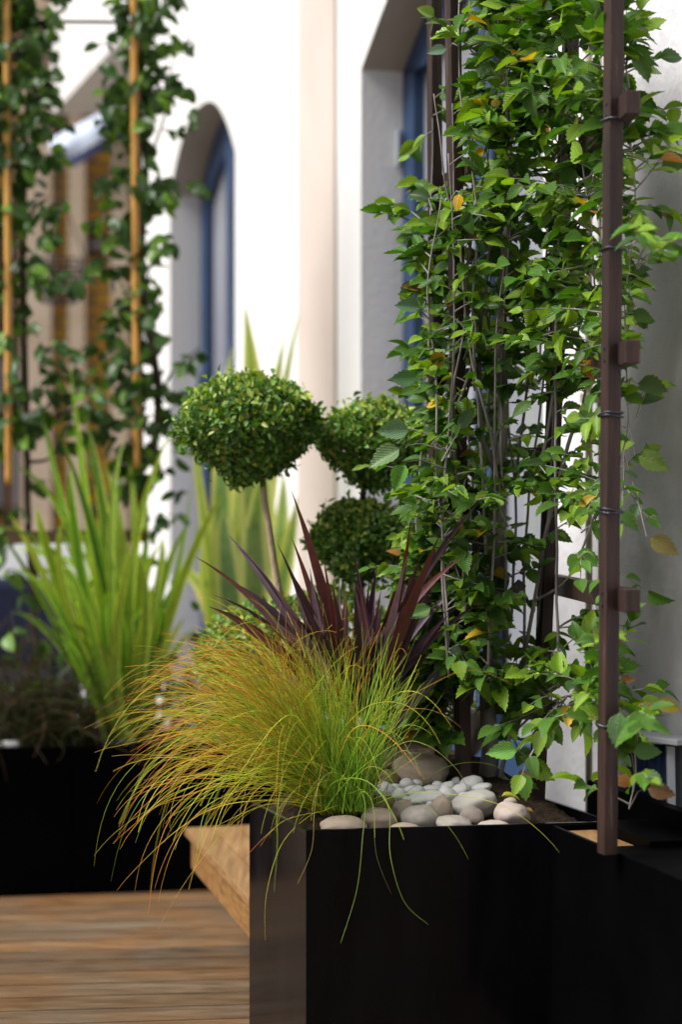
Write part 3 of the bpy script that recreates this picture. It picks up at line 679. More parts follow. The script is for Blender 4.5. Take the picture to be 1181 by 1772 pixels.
def dens(x, y, D_, XC_, YC_):
    if y < YC_[0]: y = YC_[0]
    j = np.clip(np.searchsorted(YC_, y)-1, 0, len(YC_)-2); i = np.clip(np.searchsorted(XC_, x)-1, 0, len(XC_)-2)
    fy = np.clip((y-YC_[j])/(YC_[j+1]-YC_[j]), 0, 1); fx = np.clip((x-XC_[i])/(XC_[i+1]-XC_[i]), 0, 1)
    return (D_[j, i]*(1-fx)+D_[j, i+1]*fx)*(1-fy)+(D_[j+1, i]*(1-fx)+D_[j+1, i+1]*fx)*fy
twigs = MB(); lp, ldr, ln, lL, lW, lt, lc = [], [], [], [], [], [], []
def leaf_tint(kind):
    r_ = R.random()
    if kind == 'horn':
        if r_ < .008: c = np.array([.62, .40, .02])
        elif r_ < .018: c = np.array([.30, .13, .03])
        elif r_ < .36: c = np.array([.19, .34, .018])
        elif r_ < .42: c = np.array([.030, .085, .02])
        else: c = np.array([.058, .165, .010])
    else: c = np.array([.028, .085, .014]) if r_ < .72 else np.array([.12, .25, .02])
    return c*R.uniform(.75, 1.25)
made = 0; tries = 0
while made < 1260 and tries < 60000:
    tries += 1
    x = R.uniform(692, 1185); y = R.uniform(-70, 1430)
    if made % 5 == 3: x = R.uniform(695, 865); y = R.uniform(840, 1270)
    if R.random() > dens(x, y, DENS, XC, YC): continue
    # depth: follows the trellis, nearer at the right
    yc = np.interp(x, [680, 800, 950, 1060, 1180], [4.98, 4.92, 4.76, 4.35, 4.33]); Y = yc+R.normal(0, .15)
    if y < 330 and x < 815: Y = max(Y, 4.97)+.03
    if y > 900 and x < 900: Y = R.uniform(4.84 if x < 790 else 4.68, 5.08)
    if 1020 < x < 1095 and Y < 4.24: Y = 4.27+abs(R.normal(0, .1))
    if y > 1290 and x < 800: continue
    if x < 818 and y < 335 and R.random() < .75: continue          # the pair of posts stays bare up here
    if 765 < x < 855 and 1185 < y < 1330: continue
    if 885 < x < 1045 and 975 < y < 1045 and R.random() < .75: continue
    if abs(x-866) < 34 and 400 < y < 1350 and y < 1000 and R.random() < .6: Y = 5.05+R.uniform(0, .2)
    if mnoise.noise(Vector((x*.012, y*.012, 4.2))) < -.2 and x > 880 and R.random() < .8: continue
    tip = P(x, y, Y)
    dd = np.linalg.norm(SP-tip, axis=1)+.35*np.abs(SP[:, 2]-(tip[2]-.04))
    k = int(np.argmin(dd+R.uniform(0, .05, len(dd)))); base = SP[k]
    vec = tip-base; ln_ = np.linalg.norm(vec)
    if ln_ > .26:
        base = tip-vec/ln_*.22; 
    if ln_ < .05: vec = R.normal(0, 1, 3); vec[2] = abs(vec[2])*.4; base = tip; tip = base+unit(vec)*.09
    vec = tip-base; n_l = int(R.integers(4, 8)); ln_ = np.linalg.norm(vec)
    sag = np.array([0, 0, 1])*.12*ln_+R.normal(0, .06, 3)*ln_
    ts = np.linspace(0, 1, 6); pth = base[None]+vec[None]*ts[:, None]+sag[None]*(ts*(1-ts)*2.2)[:, None]
    twigs.tube(pth, np.linspace(.0022, .0009, 6), 4, cap=False)
    d = unit(vec)
    # light side: leaves turned to the sky and to the open left/front
    for q_ in range(n_l):
        s = .25+.75*(q_+1)/n_l; s = min(s, 1); c = base+vec*s+sag*(s*(1-s)*2.2)
        sgn = 1 if q_ % 2 else -1
        side = unit(np.cross(d, np.array([0, 0, 1.]))+np.array([1e-4, 0, 0]))
        dirv = d*.55+side*sgn*.75+np.array([0, 0, -.25])+R.normal(0, .28, 3)
        if q_ == n_l-1: dirv = d+R.normal(0, .2, 3)+np.array([0, 0, -.15])
        outw = -.35 if x < 880 else .25
        nn = np.array([-.25, -.42, .85])+R.normal(0, .40, 3)
        L_ = np.clip(R.normal(float(np.interp(y, [0, 350, 550, 1050, 1250], [.056, .050, .042, .041, .050])), .010), .022, .078); 
        if x < 830 and 880 < y < 1130: L_ *= .85
        lp.append(c); ldr.append(dirv+np.array([outw, -.15, 0])); ln.append(nn); lL.append(L_); lW.append(L_*R.uniform(.56, .74))
        lt.append(leaf_tint('horn')); lc.append(R.uniform(.0, .35))
    made += 1
# a few leaves seen plainly in the photograph
for (x, y, Y, L_, dx, dz, c) in ((793, 350, 4.7, .034, -.2, -1, (.85, .50, .005)), (755, 630, 4.72, .05, -.7, -.9, (.72, .45, .01)), (858, 180, 4.75, .022, 0, -1, (.9, .65, .01)), (888, 166, 4.78, .022, .6, -.5, (.8, .32, .01)), (830, 265, 4.8, .024, -1, -.3, (.85, .55, .01)),
     (1112, 115, 4.3, .058, .35, -.9, (.06, .14, .02)), (1070, 1262, 4.16, .062, -.1, -1, (.10, .24, .07)), (1150, 945, 4.3, .06, .9, -.5, (.16, .13, .03)), (1158, 1222, 4.3, .045, 1, -.3, (.40, .33, .02)), (1130, 800, 4.3, .06, .9, -.35, (.12, .2, .03)),
     (1170, 282, 4.3, .06, .9, .4, (.05, .11, .02)), (908, 1360, 4.62, .055, .1, -1, (.12, .33, .04)), (870, 1300, 4.62, .06, -1, -.1, (.14, .36, .06)), (1130, 670, 4.3, .055, 1, -.25, (.05, .10, .02)), (1120, 1300, 4.25, .05, 1, 0, (.06, .16, .03)), (1145, 1370, 4.2, .05, 1, -.2, (.2, .09, .04)), (1020, 640, 4.5, .045, .5, -.9, (.55, .16, .02)),
     (682, 745, 4.62, .062, -1, .0, (.10, .2, .1)), (668, 790, 4.62, .07, -.8, -.5, (.14, .24, .10)), (692, 825, 4.6, .055, -.4, -.9, (.08, .26, .02)), (700, 655, 4.7, .05, -1, .05, (.05, .15, .05)), (707, 530, 4.7, .05, -1, .1, (.06, .14, .07)), (1042, 580, 4.12, .0, 1, 0, (.1, .2, .03)), (725, 1060, 4.7, .05, -1, -.4, (.08, .2, .03)), (1105, 395, 4.3, .05, .5, -.9, (.04, .1, .02)), (757, 88, 4.84, .04, -1, -.2, (.12, .22, .15)), (742, 24, 5.0, .04, -.6, .3, (.2, .34, .06))):
    if L_ == 0: continue
    lb = P(x, y, Y)-np.array([dx, 0, dz])/2*L_; near_ = SP[int(np.argmin(np.linalg.norm(SP-lb, axis=1)))]; tv_ = near_-lb; tl_ = np.linalg.norm(tv_)
    e1 = lb-unit(np.array([dx, -.1, dz]))*L_*.16; e2 = near_ if tl_ < .25 else lb+tv_/tl_*.25
    twigs.tube([e1, e1*.6+e2*.4+np.array([0, 0, .01]), e2], [.0008, .0013, .002], 5, cap=False)
    lp.append(lb); ldr.append(np.array([dx, -.1, dz])); ln.append(np.array([-.15, -1, .35])); lL.append(L_*1.1); lW.append(L_*.75 if L_ > .03 else L_); lt.append(np.array(c)); lc.append(.1)
leaves('foliage', 'hornbeam', np.array(lp), np.array(ldr), np.array(ln), np.array(lL), np.array(lW), np.array(lt), M['hornleaf'], hb, np.array(lc))
tag(twigs.build('twigs', M['bark'], hb, smooth=True), kind='stuff')

# ------------------------------------------------------------------ topiary
def topiary_ball(parent, centre, rad, n, seed, base=(.085, .20, .022), flat=.7, name='crown'):
    rg = np.random.default_rng(seed); rx, ry, rz = rad
    d = unit(rg.normal(0, 1, (n, 3))); lump = np.array([1+.17*mnoise.noise(Vector(q*2.3)+Vector((seed, 0, 0)))+.10*mnoise.noise(Vector(q*6)+Vector((seed, 3, 0))) for q in d])
    rr = lump*(1-np.abs(rg.normal(0, .10, n))+.03)
    rr = rr*np.where(d[:, 2] > 0, 1-.10*d[:, 2], 1); sh = np.where(d[:, 2] < 0, 1-.45*(-d[:, 2])**1.2*1.0, 1.0)          # narrower below
    p = d*rr[:, None]*np.array([rx, ry, rz]); p[:, 0] *= sh; p[:, 1] *= sh
    p += np.array(centre)
    p += d*(rg.random(n) < .15)[:, None]*rg.uniform(0, .014, (n, 1))
    nn = unit(d*np.array([1, 1, .8]))+rg.normal(0, .45, (n, 3))+np.array([0, -.1, .35])
    dr = unit(d)*.55+rg.normal(0, .7, (n, 3))+np.array([0, 0, .25])
    L_ = rg.uniform(.013, .026, n); c = np.array(base)[None]*rg.uniform(.6, 1.5, (n, 1))
    yel = rg.random(n) < .12+.42*np.clip(d[:, 2], 0, 1)*1.0  # random pale leaves, more towards the top as painted skylight
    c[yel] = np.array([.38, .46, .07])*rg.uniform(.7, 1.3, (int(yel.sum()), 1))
    # wispy shoots
    ws = rg.random(n) < .035; p[ws] += d[ws]*rg.uniform(.01, .03, (int(ws.sum()), 1))
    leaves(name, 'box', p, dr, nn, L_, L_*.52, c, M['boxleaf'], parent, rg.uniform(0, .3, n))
def stem(parent, pts, r_, m_, name='trunk'):
    pw = smooth_path([P(*p) for p in pts]); jit = np.array([mnoise.noise_vector(Vector(p*14)) for p in pw])*.003
    q = MB(); q.tube(pw+jit, np.linspace(r_, r_*.7, len(pw)), 8); return q.build(name, m_, parent, smooth=True)
YT = 5.32
t1 = empty('topiary_tree', P(505, 1320, YT), 'topiary with one flattened dark green ball on a pale bare stem', 'topiary')
stem(t1, [(512, 1330, YT), (498, 1180, YT), (484, 1030, YT), (468, 930, YT), (455, 840, YT), (452, 760, YT)], .0105, M['palebark'])
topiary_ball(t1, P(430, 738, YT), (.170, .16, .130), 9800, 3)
YT2 = 5.45
t2 = empty('topiary_tree', P(640, 1300, YT2), 'topiary with stacked clipped balls beside the hornbeam', 'topiary')
stem(t2, [(640, 1310, YT2), (628, 1100, YT2), (625, 930, YT2), (632, 830, YT2), (636, 760, YT2)], .010, M['darkbark'])
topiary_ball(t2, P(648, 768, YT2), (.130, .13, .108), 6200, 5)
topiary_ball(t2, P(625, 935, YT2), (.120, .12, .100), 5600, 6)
t3 = empty('box_shrub', P(560, 1290, 5.3), 'low loose small leaved shrub filling in under the topiary balls', 'shrub')
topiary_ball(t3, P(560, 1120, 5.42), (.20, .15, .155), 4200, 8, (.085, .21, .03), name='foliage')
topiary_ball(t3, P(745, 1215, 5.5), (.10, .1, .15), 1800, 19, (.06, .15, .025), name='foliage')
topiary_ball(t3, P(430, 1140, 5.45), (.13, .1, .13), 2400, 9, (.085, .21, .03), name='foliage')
stem(t3, [(560, 1310, 5.35), (552, 1200, 5.35), (560, 1100, 5.35)], .008, M['darkbark'])

# ------------------------------------------------------------------ grass clump
gr = empty('grass_clump', P(590, 1400, 4.74), 'fountain of fine yellow-green grass with orange tips spilling over the front planter', 'ornamental grass')
def grass(parent, root, N, az0, azs, el0, els, L0, Ls, g0, gs, c0, c1, rad=.00145, spread=.03, K=26, wob=1.5, name='blades', lift=0):
    rad = rad*R.uniform(.9, 1.15)
    az = R.normal(az0, azs, N); el = np.clip(R.normal(el0, els, N), .1, 1.52)
    r0 = np.array(root)[None]+np.stack([R.normal(0, spread, N), R.normal(0, spread*.8, N), np.zeros(N)], 1)
    d0 = np.stack([np.cos(az)*np.cos(el), np.sin(az)*np.cos(el), np.sin(el)], 1)
    L_ = np.clip(R.normal(L0, Ls, N), .12, 2); g_ = np.clip(R.normal(g0, gs, N), .1, 9)
    p = droop(r0, d0, L_, g_, K, wob, 1.3)
    s = np.linspace(0, 1, K); rad_ = rad*R.uniform(.6, 1.25, (N, 1))*np.where(s < .1, .8, 1-.75*((s-.1)/.9)**2)[None]
    mix = np.clip((s[None]-R.uniform(.10, .95, (N, 1)))*1.8, 0, 1)[..., None]
    ca = np.array(c0)[None, None]*R.uniform(.7, 1.35, (N, 1, 1)); cb = np.array(c1)[None, None]*R.uniform(.6, 1.3, (N, 1, 1))
    return p, rad_, ca*(1-mix)+cb*mix
parts = []
root = P(592, 1405, 4.74)
G, O, YL = (.30, .50, .03), (.72, .30, .04), (.62, .60, .06)
pi_ = math.pi
parts.append(grass(gr, root, 1500, pi_+.1, .45, 1.10, .20, .60, .09, 2.9, .7, (.42, .52, .04), (.78, .34, .04), rad=.0012, wob=1.1))            # the big mass to the left
parts.append(grass(gr, root, 900, pi_+.05, .45, .98, .20, .60, .10, 2.7, .7, YL, O, rad=.0012, wob=1.2))
parts.append(grass(gr, root, 170, pi_+.35, .5, .66, .22, .46, .11, 3.2, .7, YL, (.55, .16, .04), rad=.0012, wob=1.2))
parts.append(grass(gr, root, 900, pi_+.1, .55, .92, .22, .38, .10, 1.5, .5, (.34, .50, .04), (.70, .36, .04), rad=.0012, wob=1.2))     # body of the mound
root2 = P(606, 1400, 4.66)
parts.append(grass(gr, root2, 430, 0, 3.0, 1.28, .16, .34, .07, .7, .35, (.24, .46, .03), (.45, .58, .05), wob=.45))     # upright heart
parts.append(grass(gr, root2, 230, -.1, .8, 1.15, .2, .37, .08, 1.0, .5, (.22, .42, .03), YL, wob=.6))            # right side
parts.append(grass(gr, root2, 220, pi_, .6, 1.0, .2, .36, .1, 1.6, .6, (.26, .46, .03), YL, wob=.6))
def px_of(p): return CX+p[..., 0]/p[..., 1]*F, CY-(p[..., 2]-H)/p[..., 1]*F
p = np.concatenate([q_[0] for q_ in parts]); rd = np.concatenate([q_[1] for q_ in parts]); tn = np.concatenate([q_[2] for q_ in parts])
# the clump is a mound that leans left: drop blades that stray above or beyond it
px_, py_ = px_of(p)
top = np.interp(px_, [180, 250, 330, 420, 520, 600, 690, 730], [1225, 1160, 1105, 1075, 1105, 1095, 1080, 1150])-R.exponential(28, (len(p), 1))
out = (py_ < top) | (px_ > 725+R.exponential(22, (len(p), 1))) | (px_ < 222-R.exponential(26, (len(p), 1))) | (py_ > 1325+R.exponential(55, (len(p), 1)))
Kn = p.shape[1]; first = np.where(out.any(1), out.argmax(1), Kn)-1
send = np.clip(first/(Kn-1), 0, 1)*np.where(first < Kn-1, R.uniform(.8, 1, len(p)), 1); ok = send > .38
p, rd, tn, send = p[ok], rd[ok], tn[ok], send[ok]
tq = np.linspace(0, 1, Kn)[None]*send[:, None]*(Kn-1); i0 = np.minimum(tq.astype(int), Kn-2); fr_ = (tq-i0)[..., None]; ar = np.arange(len(p))[:, None]
p = p[ar, i0]*(1-fr_)+p[ar, i0+1]*fr_
# long falling blades, over the corner and down in front of the bench
lf_ = [grass(gr, root, 75, pi_+.4, .4, .85, .22, .70, .12, 4.4, .9, (.32, .52, .04), YL, rad=.0015, wob=.8), grass(gr, root, 90, pi_+.5, .5, .75, .22, .58, .1, 4.2, .9, YL, O, rad=.0012, wob=1.0), grass(gr, root2, 26, -1.7, .8, .8, .2, .36, .08, 4.5, .8, (.3, .46, .05), YL, rad=.0012, wob=.6)]
p2, r2, t2_ = [np.concatenate([q_[i] for q_ in lf_]) for i in range(3)]
px_, py_ = px_of(p2); ok = (py_.min(1) > 1120) & (px_.min(1) > 160) & (py_.max(1) < 1640); p2, r2, t2_ = p2[ok], r2[ok], t2_[ok]
p, rd, tn = np.concatenate([p, p2]), np.concatenate([rd, r2]), np.concatenate([tn, t2_])
blades('blades', p, rd, tn, M['grass'], gr)
# few single blades hanging down in front of the black face
def hang(pts, r_=.0012, c=(.22, .34, .06)):
    pw = smooth_path([P(*q_) for q_ in pts], 8); return pw, r_, c
hp = [hang([(600, 1390, 4.7), (618, 1362, 4.6), (632, 1390, 4.5), (628, 1450, 4.44), (618, 1540, 4.43), (590, 1632, 4.43)]),
      hang([(610, 1390, 4.7), (650, 1368, 4.6), (674, 1400, 4.52), (676, 1480, 4.45), (700, 1560, 4.44), (742, 1600, 4.44)]),
      hang([(610, 1390, 4.7), (630, 1330, 4.62), (646, 1400, 4.5), (652, 1480, 4.46), (678, 1548, 4.46)], .0009, (.15, .16, .05)),
      hang([(570, 1390, 4.7), (560, 1320, 4.55), (545, 1400, 4.44), (540, 1470, 4.42), (515, 1530, 4.42)], .0010, (.35, .25, .08)),
      hang([(620, 1370, 4.7), (690, 1290, 4.7), (740, 1290, 4.68), (790, 1330, 4.68), (812, 1370, 4.7)], .0012, (.45, .5, .12)),
      hang([(620, 1370, 4.7), (660, 1250, 4.68), (690, 1290, 4.62), (715, 1345, 4.62)], .0012, (.40, .5, .08))]
q = MB()
for pw, r_, c in hp: q.tube(pw, np.linspace(r_, r_*.4, len(pw)), 4, tint=np.array(c))
q.build('hanging_blades', M['grass'], gr, tint=True, smooth=True)

# ------------------------------------------------------------------ purple strap-leaved plant
cd = empty('cordyline', P(600, 1330, 4.92), 'dark purple spiky strap leaved plant rising behind the grass clump', 'plant')
tips = [(R.uniform(470, 780), R.uniform(980, 1100), R.uniform(9, 20)) for _ in range(46)]+[(838, 860, 18), (800, 965, 18), (795, 1015, 16), (842, 1040, 14), (730, 960, 22)]+[(505, 850, 22), (395, 925, 22), (335, 962, 15), (412, 945, 12), (362, 1050, 26), (370, 1030, 12), (413, 1012, 22), (480, 940, 14), (505, 930, 18), (612, 948, 18), (714, 882, 24), (712, 922, 18), (705, 962, 18), (762, 924, 26),
        (815, 1035, 14), (762, 1040, 18), (560, 965, 14), (618, 1010, 14), (650, 985, 14), (398, 1188, 20), (690, 1010, 14), (735, 1000, 14), (540, 1005, 24), (572, 1040, 18), (640, 1060, 18), (820, 1090, 14), (590, 1060, 22), (470, 1010, 20), (745, 1120, 14), (455, 1080, 14), (680, 1080, 24), (525, 1070, 22), (660, 1020, 14), (605, 1100, 22)]
K = 16; pth, wd, sd_, tt_ = [], [], [], []
for (x, y, w_) in tips:
    left = x < 600; rx = 588+R.normal(0, 12) if left else 640+R.normal(0, 16)
    ry = 1225+R.normal(0, 20); Yr = 4.88+R.normal(0, .03); Yt = Yr+R.uniform(-.25, .04)
    a_, b_ = P(rx, ry, Yr), P(x, y, Yt)
    ctrl = a_+(b_-a_)*.5+np.array([R.normal(0, .008), 0, .065*abs(x-rx)/200+.008]); t_ = np.linspace(0, 1, K)[:, None]
    pth.append((1-t_)**2*a_+2*t_*(1-t_)*ctrl+t_**2*b_)
    s = np.linspace(0, 1, K); wd.append(.92*w_/F*4.9*np.clip(np.where(s < .35, .75+.25*s/.35, (1-((s-.35)/.65)**1.5)), .03, 1))
    sd_.append(unit(np.cross(b_-a_, np.array([R.normal(0, .4), -1, R.normal(0, .3)])))); 
    c = np.array([.042, .018, .034]) if R.random() < .5 else np.array([.17, .125, .17])
    if (x, y) in ((362, 1050), (714, 882), (762, 924)): c = np.array([.075, .02, .022])
    e_ = np.array([.16, .045, .03]) if R.random() < .2 else c*1.2
    tt_.append(c[None]*(1-s[:, None])+e_[None]*s[:, None])
ribbons('leaves', np.array(pth), np.array(wd), np.array(sd_), np.array(tt_), M['purple'], cd, .35)
q = MB(); q.tube([P(600, 1340, 4.95), P(606, 1280, 4.95), P(612, 1215, 4.95)], [.02, .018, .012], 8); q.build('stem', M['darkbark'], cd, smooth=True)

# ------------------------------------------------------------------ strap-leaved plants behind
def strap_plant(name, label, tips, rx, ry, Y, m_, cols, sway=.05, fold=.3, wk=1.35):
    e = empty(name, P(rx, ry, Y), label, 'plant'); K = 18; pth, wd, sd_, tt_ = [], [], [], []
    for tp in tips:
        x, y, w_ = tp[:3]; bend = tp[3] if len(tp) > 3 else .0
        a_ = P(rx+(x-rx)*.10+R.normal(0, 10), ry, Y+R.normal(0, .05)); b_ = P(x, y, Y+R.uniform(-.2, .15))
        ctrl = a_+(b_-a_)*.55+np.array([R.normal(0, .075), R.normal(0, .05), sway+bend+R.uniform(-.02, .17)]); t_ = np.linspace(0, 1, K)[:, None]
        pth.append((1-t_)**2*a_+2*t_*(1-t_)*ctrl+t_**2*b_); s = np.linspace(0, 1, K)
        wd.append(wk*w_/F*Y*np.clip(np.where(s < .4, .6+.4*s/.4, (1-((s-.4)/.6)**1.8)), .03, 1))
        sd_.append(unit(np.cross(b_-a_, np.array([R.normal(0, .35), -1, R.normal(0, .2)]))))
        c = np.array(cols[int(R.integers(len(cols)))])*R.uniform(.8, 1.25); tt_.append(np.repeat(c[None], K, 0))
    ribbons('leaves', np.array(pth), np.array(wd), np.array(sd_), np.array(tt_), m_, e, fold); return e
tl = [(10, 800, 20, .28), (120, 625, 22), (65, 880, 24, .1), (100, 745, 26), (150, 730, 34), (125, 925, 26, .22), (60, 650, 16), (240, 960, 24), (262, 890, 20), (300, 740, 24), (290, 1000, 14), (225, 900, 22), (190, 960, 26), (205, 1010, 30), (172, 940, 22), (240, 1030, 24), (265, 1010, 24), (330, 840, 16),
      (60, 1000, 22, .1), (90, 1080, 24, .12), (20, 1060, 20, .1), (150, 1010, 24), (345, 900, 12), (320, 1010, 10), (180, 800, 30), (215, 1060, 28), (255, 940, 26), (390, 850, 24, .1), (130, 1040, 22), (275, 1050, 22), (40, 940, 18, .1), (110, 980, 20, .06), (215, 760, 20)]
tl += [(R.uniform(60, 340), R.uniform(900, 1100), R.uniform(14, 24), R.uniform(0, .12)) for _ in range(34)]+[(R.uniform(-20, 60), R.uniform(880, 1020), R.uniform(14, 22), R.uniform(.1, .25)) for _ in range(6)]+[(R.uniform(0, 300), R.uniform(720, 900), R.uniform(16, 26), R.uniform(.05, .15)) for _ in range(8)]
strap_plant('flax_plant', 'green and yellow striped flax plant in the far left planter', tl, 215, 1280, 6.98, M['strap'], [(.13, .32, .02), (.24, .44, .03), (.08, .20, .03), (.20, .30, .03), (.42, .48, .08), (.32, .42, .05)], wk=.72)
tl2 = [(440, 860, 46), (405, 900, 44), (470, 880, 40), (500, 900, 30), (385, 960, 34), (450, 940, 40), (424, 530, 44), (492, 585, 30), (519, 540, 14), (402, 600, 30), (445, 640, 46), (470, 700, 40), (395, 700, 40), (372, 820, 30), (500, 720, 34), (420, 760, 44), (455, 800, 40), (515, 860, 24), (300, 990, 22, .1), (385, 880, 40), (350, 930, 26), (345, 1000, 18, .05), (490, 820, 32), (330, 700, 16)]
strap_plant('flax_plant', 'tall grey-green flax with cream stripes behind the single topiary ball', tl2, 425, 1262, 7.3, M['pale_strap'], [(.32, .46, .25), (.26, .40, .20), (.38, .50, .18)], .02, .12, wk=1.5)

# dark bronze grass in the far left planter
bg_ = empty('bronze_grass', P(50, 1285, 6.95), 'dark bronze grass tuft in the leftmost planter', 'ornamental grass')
pr = [grass(bg_, P(x, 1290, 6.95), n, 0, 3, 1.1, .25, .38, .1, 1.6, .6, (.045, .05, .012), (.09, .04, .018), rad=.0026, spread=.06, K=12) for x, n in ((-20, 220), (50, 240), (110, 200), (165, 90))]
blades('blades', np.concatenate([a[0] for a in pr]), np.concatenate([a[1] for a in pr]), np.concatenate([a[2] for a in pr]), M['grass'], bg_)
lo = empty('leafy_shrub', P(150, 1285, 7.05), 'low leafy green shrub between the bronze grass and the flax', 'shrub')
n = 420; pos = np.stack([R.uniform(-1.1, -.34, n), R.uniform(6.9, 7.2, n), np.abs(R.normal(0, .16, n))+FRIM-.03], 1)
leaves('foliage', 'pear', pos, R.normal(0, 1, (n, 3))+np.array([0, 0, .4]), R.normal(0, .6, (n, 3))+np.array([-.2, -.3, .8]), R.uniform(.035, .07, n), R.uniform(.02, .035, n), np.array([leaf_tint('p')*.8 for _ in range(n)]), M['pearleaf'], lo)
for x in (-.85, -.6, -.42):
    q = MB(); q.tube([(x, 7.05, FRIM-.04), (x+.02, 7.03, FRIM+.2), (x-.02, 7.05, FRIM+.32)], .005, 6); q.build('stem', M['darkbark'], lo)

# ------------------------------------------------------------------ espaliers and their frame
YE = 7.12
ef = empty('espalier_frame', P(125, 1300, YE), 'dark square frame with bamboo canes holding the espalier pears at the left', 'trellis')
q = MB(); q.bar(P(-60, 931, YE-.03), P(252, 927, YE-.03), .034, .042); q.build('bottom_rail', M['brown'], ef)
q = MB(); q.tube([P(-40, 36, YE), P(258, 39, YE)], .0065, 8); q.build('top_rod', M['rod'], ef)
for (x0, x1, yb) in ((14, 14, 912), (241, 236, 910)):
    q = MB(); q.bar(P(x0, yb, YE+.012), P(x1, -60, YE+.012), .03, .034, up=(0, 1, 0)); q.build('upright', M['brown'], ef)
for (x0, x1, yb) in ((15, 11, 838), (237, 231, 812)):
    q = MB(); ps = np.linspace(P(x0, yb, YE-.06), P(x1, -60, YE-.06), 60); rr_ = np.array([.0128+(.0022 if i % 9 == 4 else 0) for i in range(60)]); q.tube(ps, rr_, 10); q.build('cane', M['bamboo'], ef, smooth=True)
for x in (60, 200):
    q = MB(); q.bar(P(x, 945, YE+.05), P(x, 1278, YE+.05), .02, .02, up=(0, 1, 0)); q.build('leg', M['darkbark'], ef)
q = MB(); q.tube([P(210, 540-6, YE-.03), P(252, 536, YE-.03)], .012, 6); q.build('tie', M['tie'], ef)
D1 = np.array([[1, 1, 1, .35, 0], [1, 1, 1, .15, 0], [1, 1, 1, .1, 0], [1, 1, .7, .02, 0], [.2, .3, .45, .1, 0], [.2, .4, .4, .35, .0], [.1, .4, .2, .05, 0], [.2, .6, .9, .9, .6], [.0, .1, .15, .1, .05], [.3, .3, .1, .05, .0], [.3, .3, .1, .0, .0], [.1, .1, .05, 0, 0]])
X1 = np.array([-40, 5, 50, 100, 150]); Y1 = np.arange(12)*100
D2 = np.array([[0, .2, 1, .5, 0, 0], [0, .2, 1, .8, .25, 0], [0, .3, 1, .85, .1, 0], [0, .35, .9, .5, .1, .0], [0, .2, .6, .6, .05, 0], [0, .35, .5, .4, .02, 0], [0, .7, .7, .5, .1, .06], [.1, .4, .6, .9, .1, 0], [0, .05, .3, .75, 0, 0], [0, .0, .1, .5, .1, 0], [0, 0, .03, .12, .03, 0], [0, 0, .0, .0, 0, 0]])
X2 = np.array([160, 195, 225, 265, 300, 335])
def espalier(label, D_, X_, Yc, stems, n):
    e = empty('pear_espalier', P(stems[0][0][0], 1278, YE), label, 'tree'); pts = []
    for i, st in enumerate(stems):
        pw = smooth_path([[*P(a, b_, YE+.02), r_/2/F*YE] for (a, b_, r_) in st]); jit = np.array([mnoise.noise_vector(Vector(p[:3]*11)) for p in pw])*.006
        q = MB(); q.tube(pw[:, :3]+jit, pw[:, 3], 8); q.build('trunk' if i == 0 else 'branch', M['darkbark'], e, smooth=True)
    lp, ld, ln, lL, lt = [], [], [], [], []; tw = MB(); k = 0
    while k < n:
        x, y = R.uniform(X_[0]-20, X_[-1]+10), R.uniform(-70, 1110)
        if R.random() > dens(x, y, D_, X_, Yc): continue
        c = P(x, y, YE+R.normal(0, .055)); m_ = int(R.integers(2, 5))
        a = R.uniform(0, 6.28); v = np.array([math.cos(a), -.3, math.sin(a)*.7]); tw.tube([c, c+v*.03, c+v*.06+np.array([0, 0, -.01])], [.003, .002, .0012], 4)
        for j in range(m_):
            lp.append(c+v*.018*j); ld.append(v*.5+R.normal(0, .5, 3)+np.array([0, -.1, -.5])); ln.append(np.array([-.4, -.6, .6])+R.normal(0, .45, 3)); lL.append(R.uniform(.04, .07)); lt.append(leaf_tint('p'))
        k += 1
    lL = np.array(lL); leaves('foliage', 'pear', np.array(lp), np.array(ld), np.array(ln), lL, lL*.68, np.array(lt), M['pearleaf'], e, R.uniform(.1, .5, len(lL)))
    tag(tw.build('twigs', M['darkbark'], e), kind='stuff')
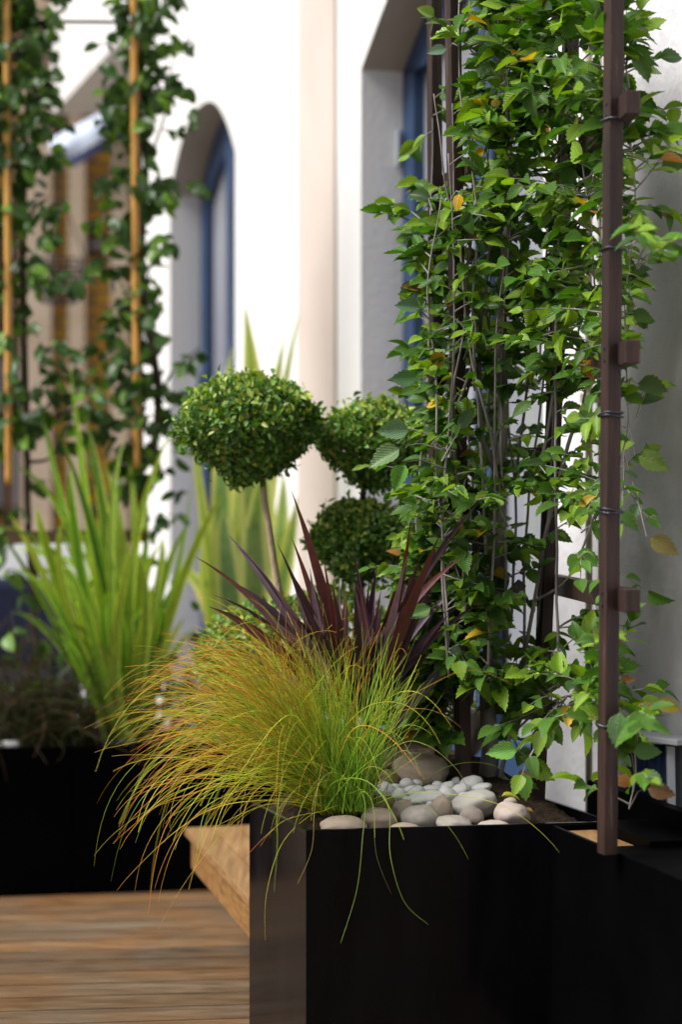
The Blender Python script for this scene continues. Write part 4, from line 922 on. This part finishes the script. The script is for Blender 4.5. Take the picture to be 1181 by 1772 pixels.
espalier('dense espalier pear on the leftmost bamboo cane', D1, X1, Y1, [[(70, 1278, 12), (62, 1100, 12), (48, 900, 12), (45, 700, 11), (40, 500, 10), (42, 300, 9), (50, 100, 7), (55, -50, 6)], [(48, 760, 8), (100, 720, 7), (160, 700, 6)], [(40, 420, 6), (60, 360, 6), (82, 345, 5)], [(45, 800, 7), (90, 790, 5), (112, 740, 5)]], 350)
espalier('looser espalier pear on the second bamboo cane, before the white wall', D2, X2, Y1, [[(205, 1278, 14), (170, 1000, 16), (160, 895, 18), (215, 850, 16), (262, 780, 16), (275, 680, 14), (255, 560, 14), (245, 450, 13), (252, 300, 10), (248, 120, 8), (240, -50, 6)], [(268, 700, 7), (300, 640, 4), (345, 600, 2)], [(250, 300, 5), (285, 200, 4), (300, 80, 2)], [(245, 440, 6), (290, 440, 5)]], 250)

# ------------------------------------------------------------------ low frame with a blue cover by the shaded wall
lf = empty('covered_trolley', P(1120, 1410, 4.95)*np.array([1, 1, 0]), 'low white frame with a dark navy cloth by the shaded wall, right of the trellis', 'trolley')
def pz(px, py, Y): return P(px, py, Y)
q = MB(); a_ = P(1078, 1268, 4.95); b_ = P(1300, 1285, 4.75)
q.bar(P(1085, 1270, 4.98), P(1200, 1283, 4.80), .10, .014); q.bar(P(1163, 1405, 4.85), P(1161, 1290, 4.85), .018, .03, up=(0, 1, 0)); q.bar(P(1163, 1420, 4.85), P(1163, 1290+400, 4.85), .02, .03, up=(0, 1, 0)); q.bar(P(1080, 1690, 4.97), P(1080, 1275, 4.97), .02, .02, up=(0, 1, 0))
q.build('frame', noise_mat('pale_grey_paint', (.52, .54, .58), (.6, .62, .66), 6, .5, .4, .05, 20), lf, bevel=.003)
K = 40; v = []; f = []
for i in range(K):
    s = i/(K-1); base = P(1086, 1283, 4.96)*(1-s)+P(1160, 1290, 4.86)*s
    o = V*(.012*math.sin(s*38)+.006*math.sin(s*90)); 
    v += [base+o*.4, base+o*1.2-np.array([0, 0, .22])]
    if i: f.append((2*i-2, 2*i, 2*i+1, 2*i-1))
q = MB(); q.add(v, f); o = q.build('cloth', noise_mat('navy_cloth_folds', (.012, .02, .06), (.02, .035, .10), 20, .8, .2, .2, 100), lf, smooth=True)
sol = o.modifiers.new('thick', 'SOLIDIFY'); sol.thickness = .004
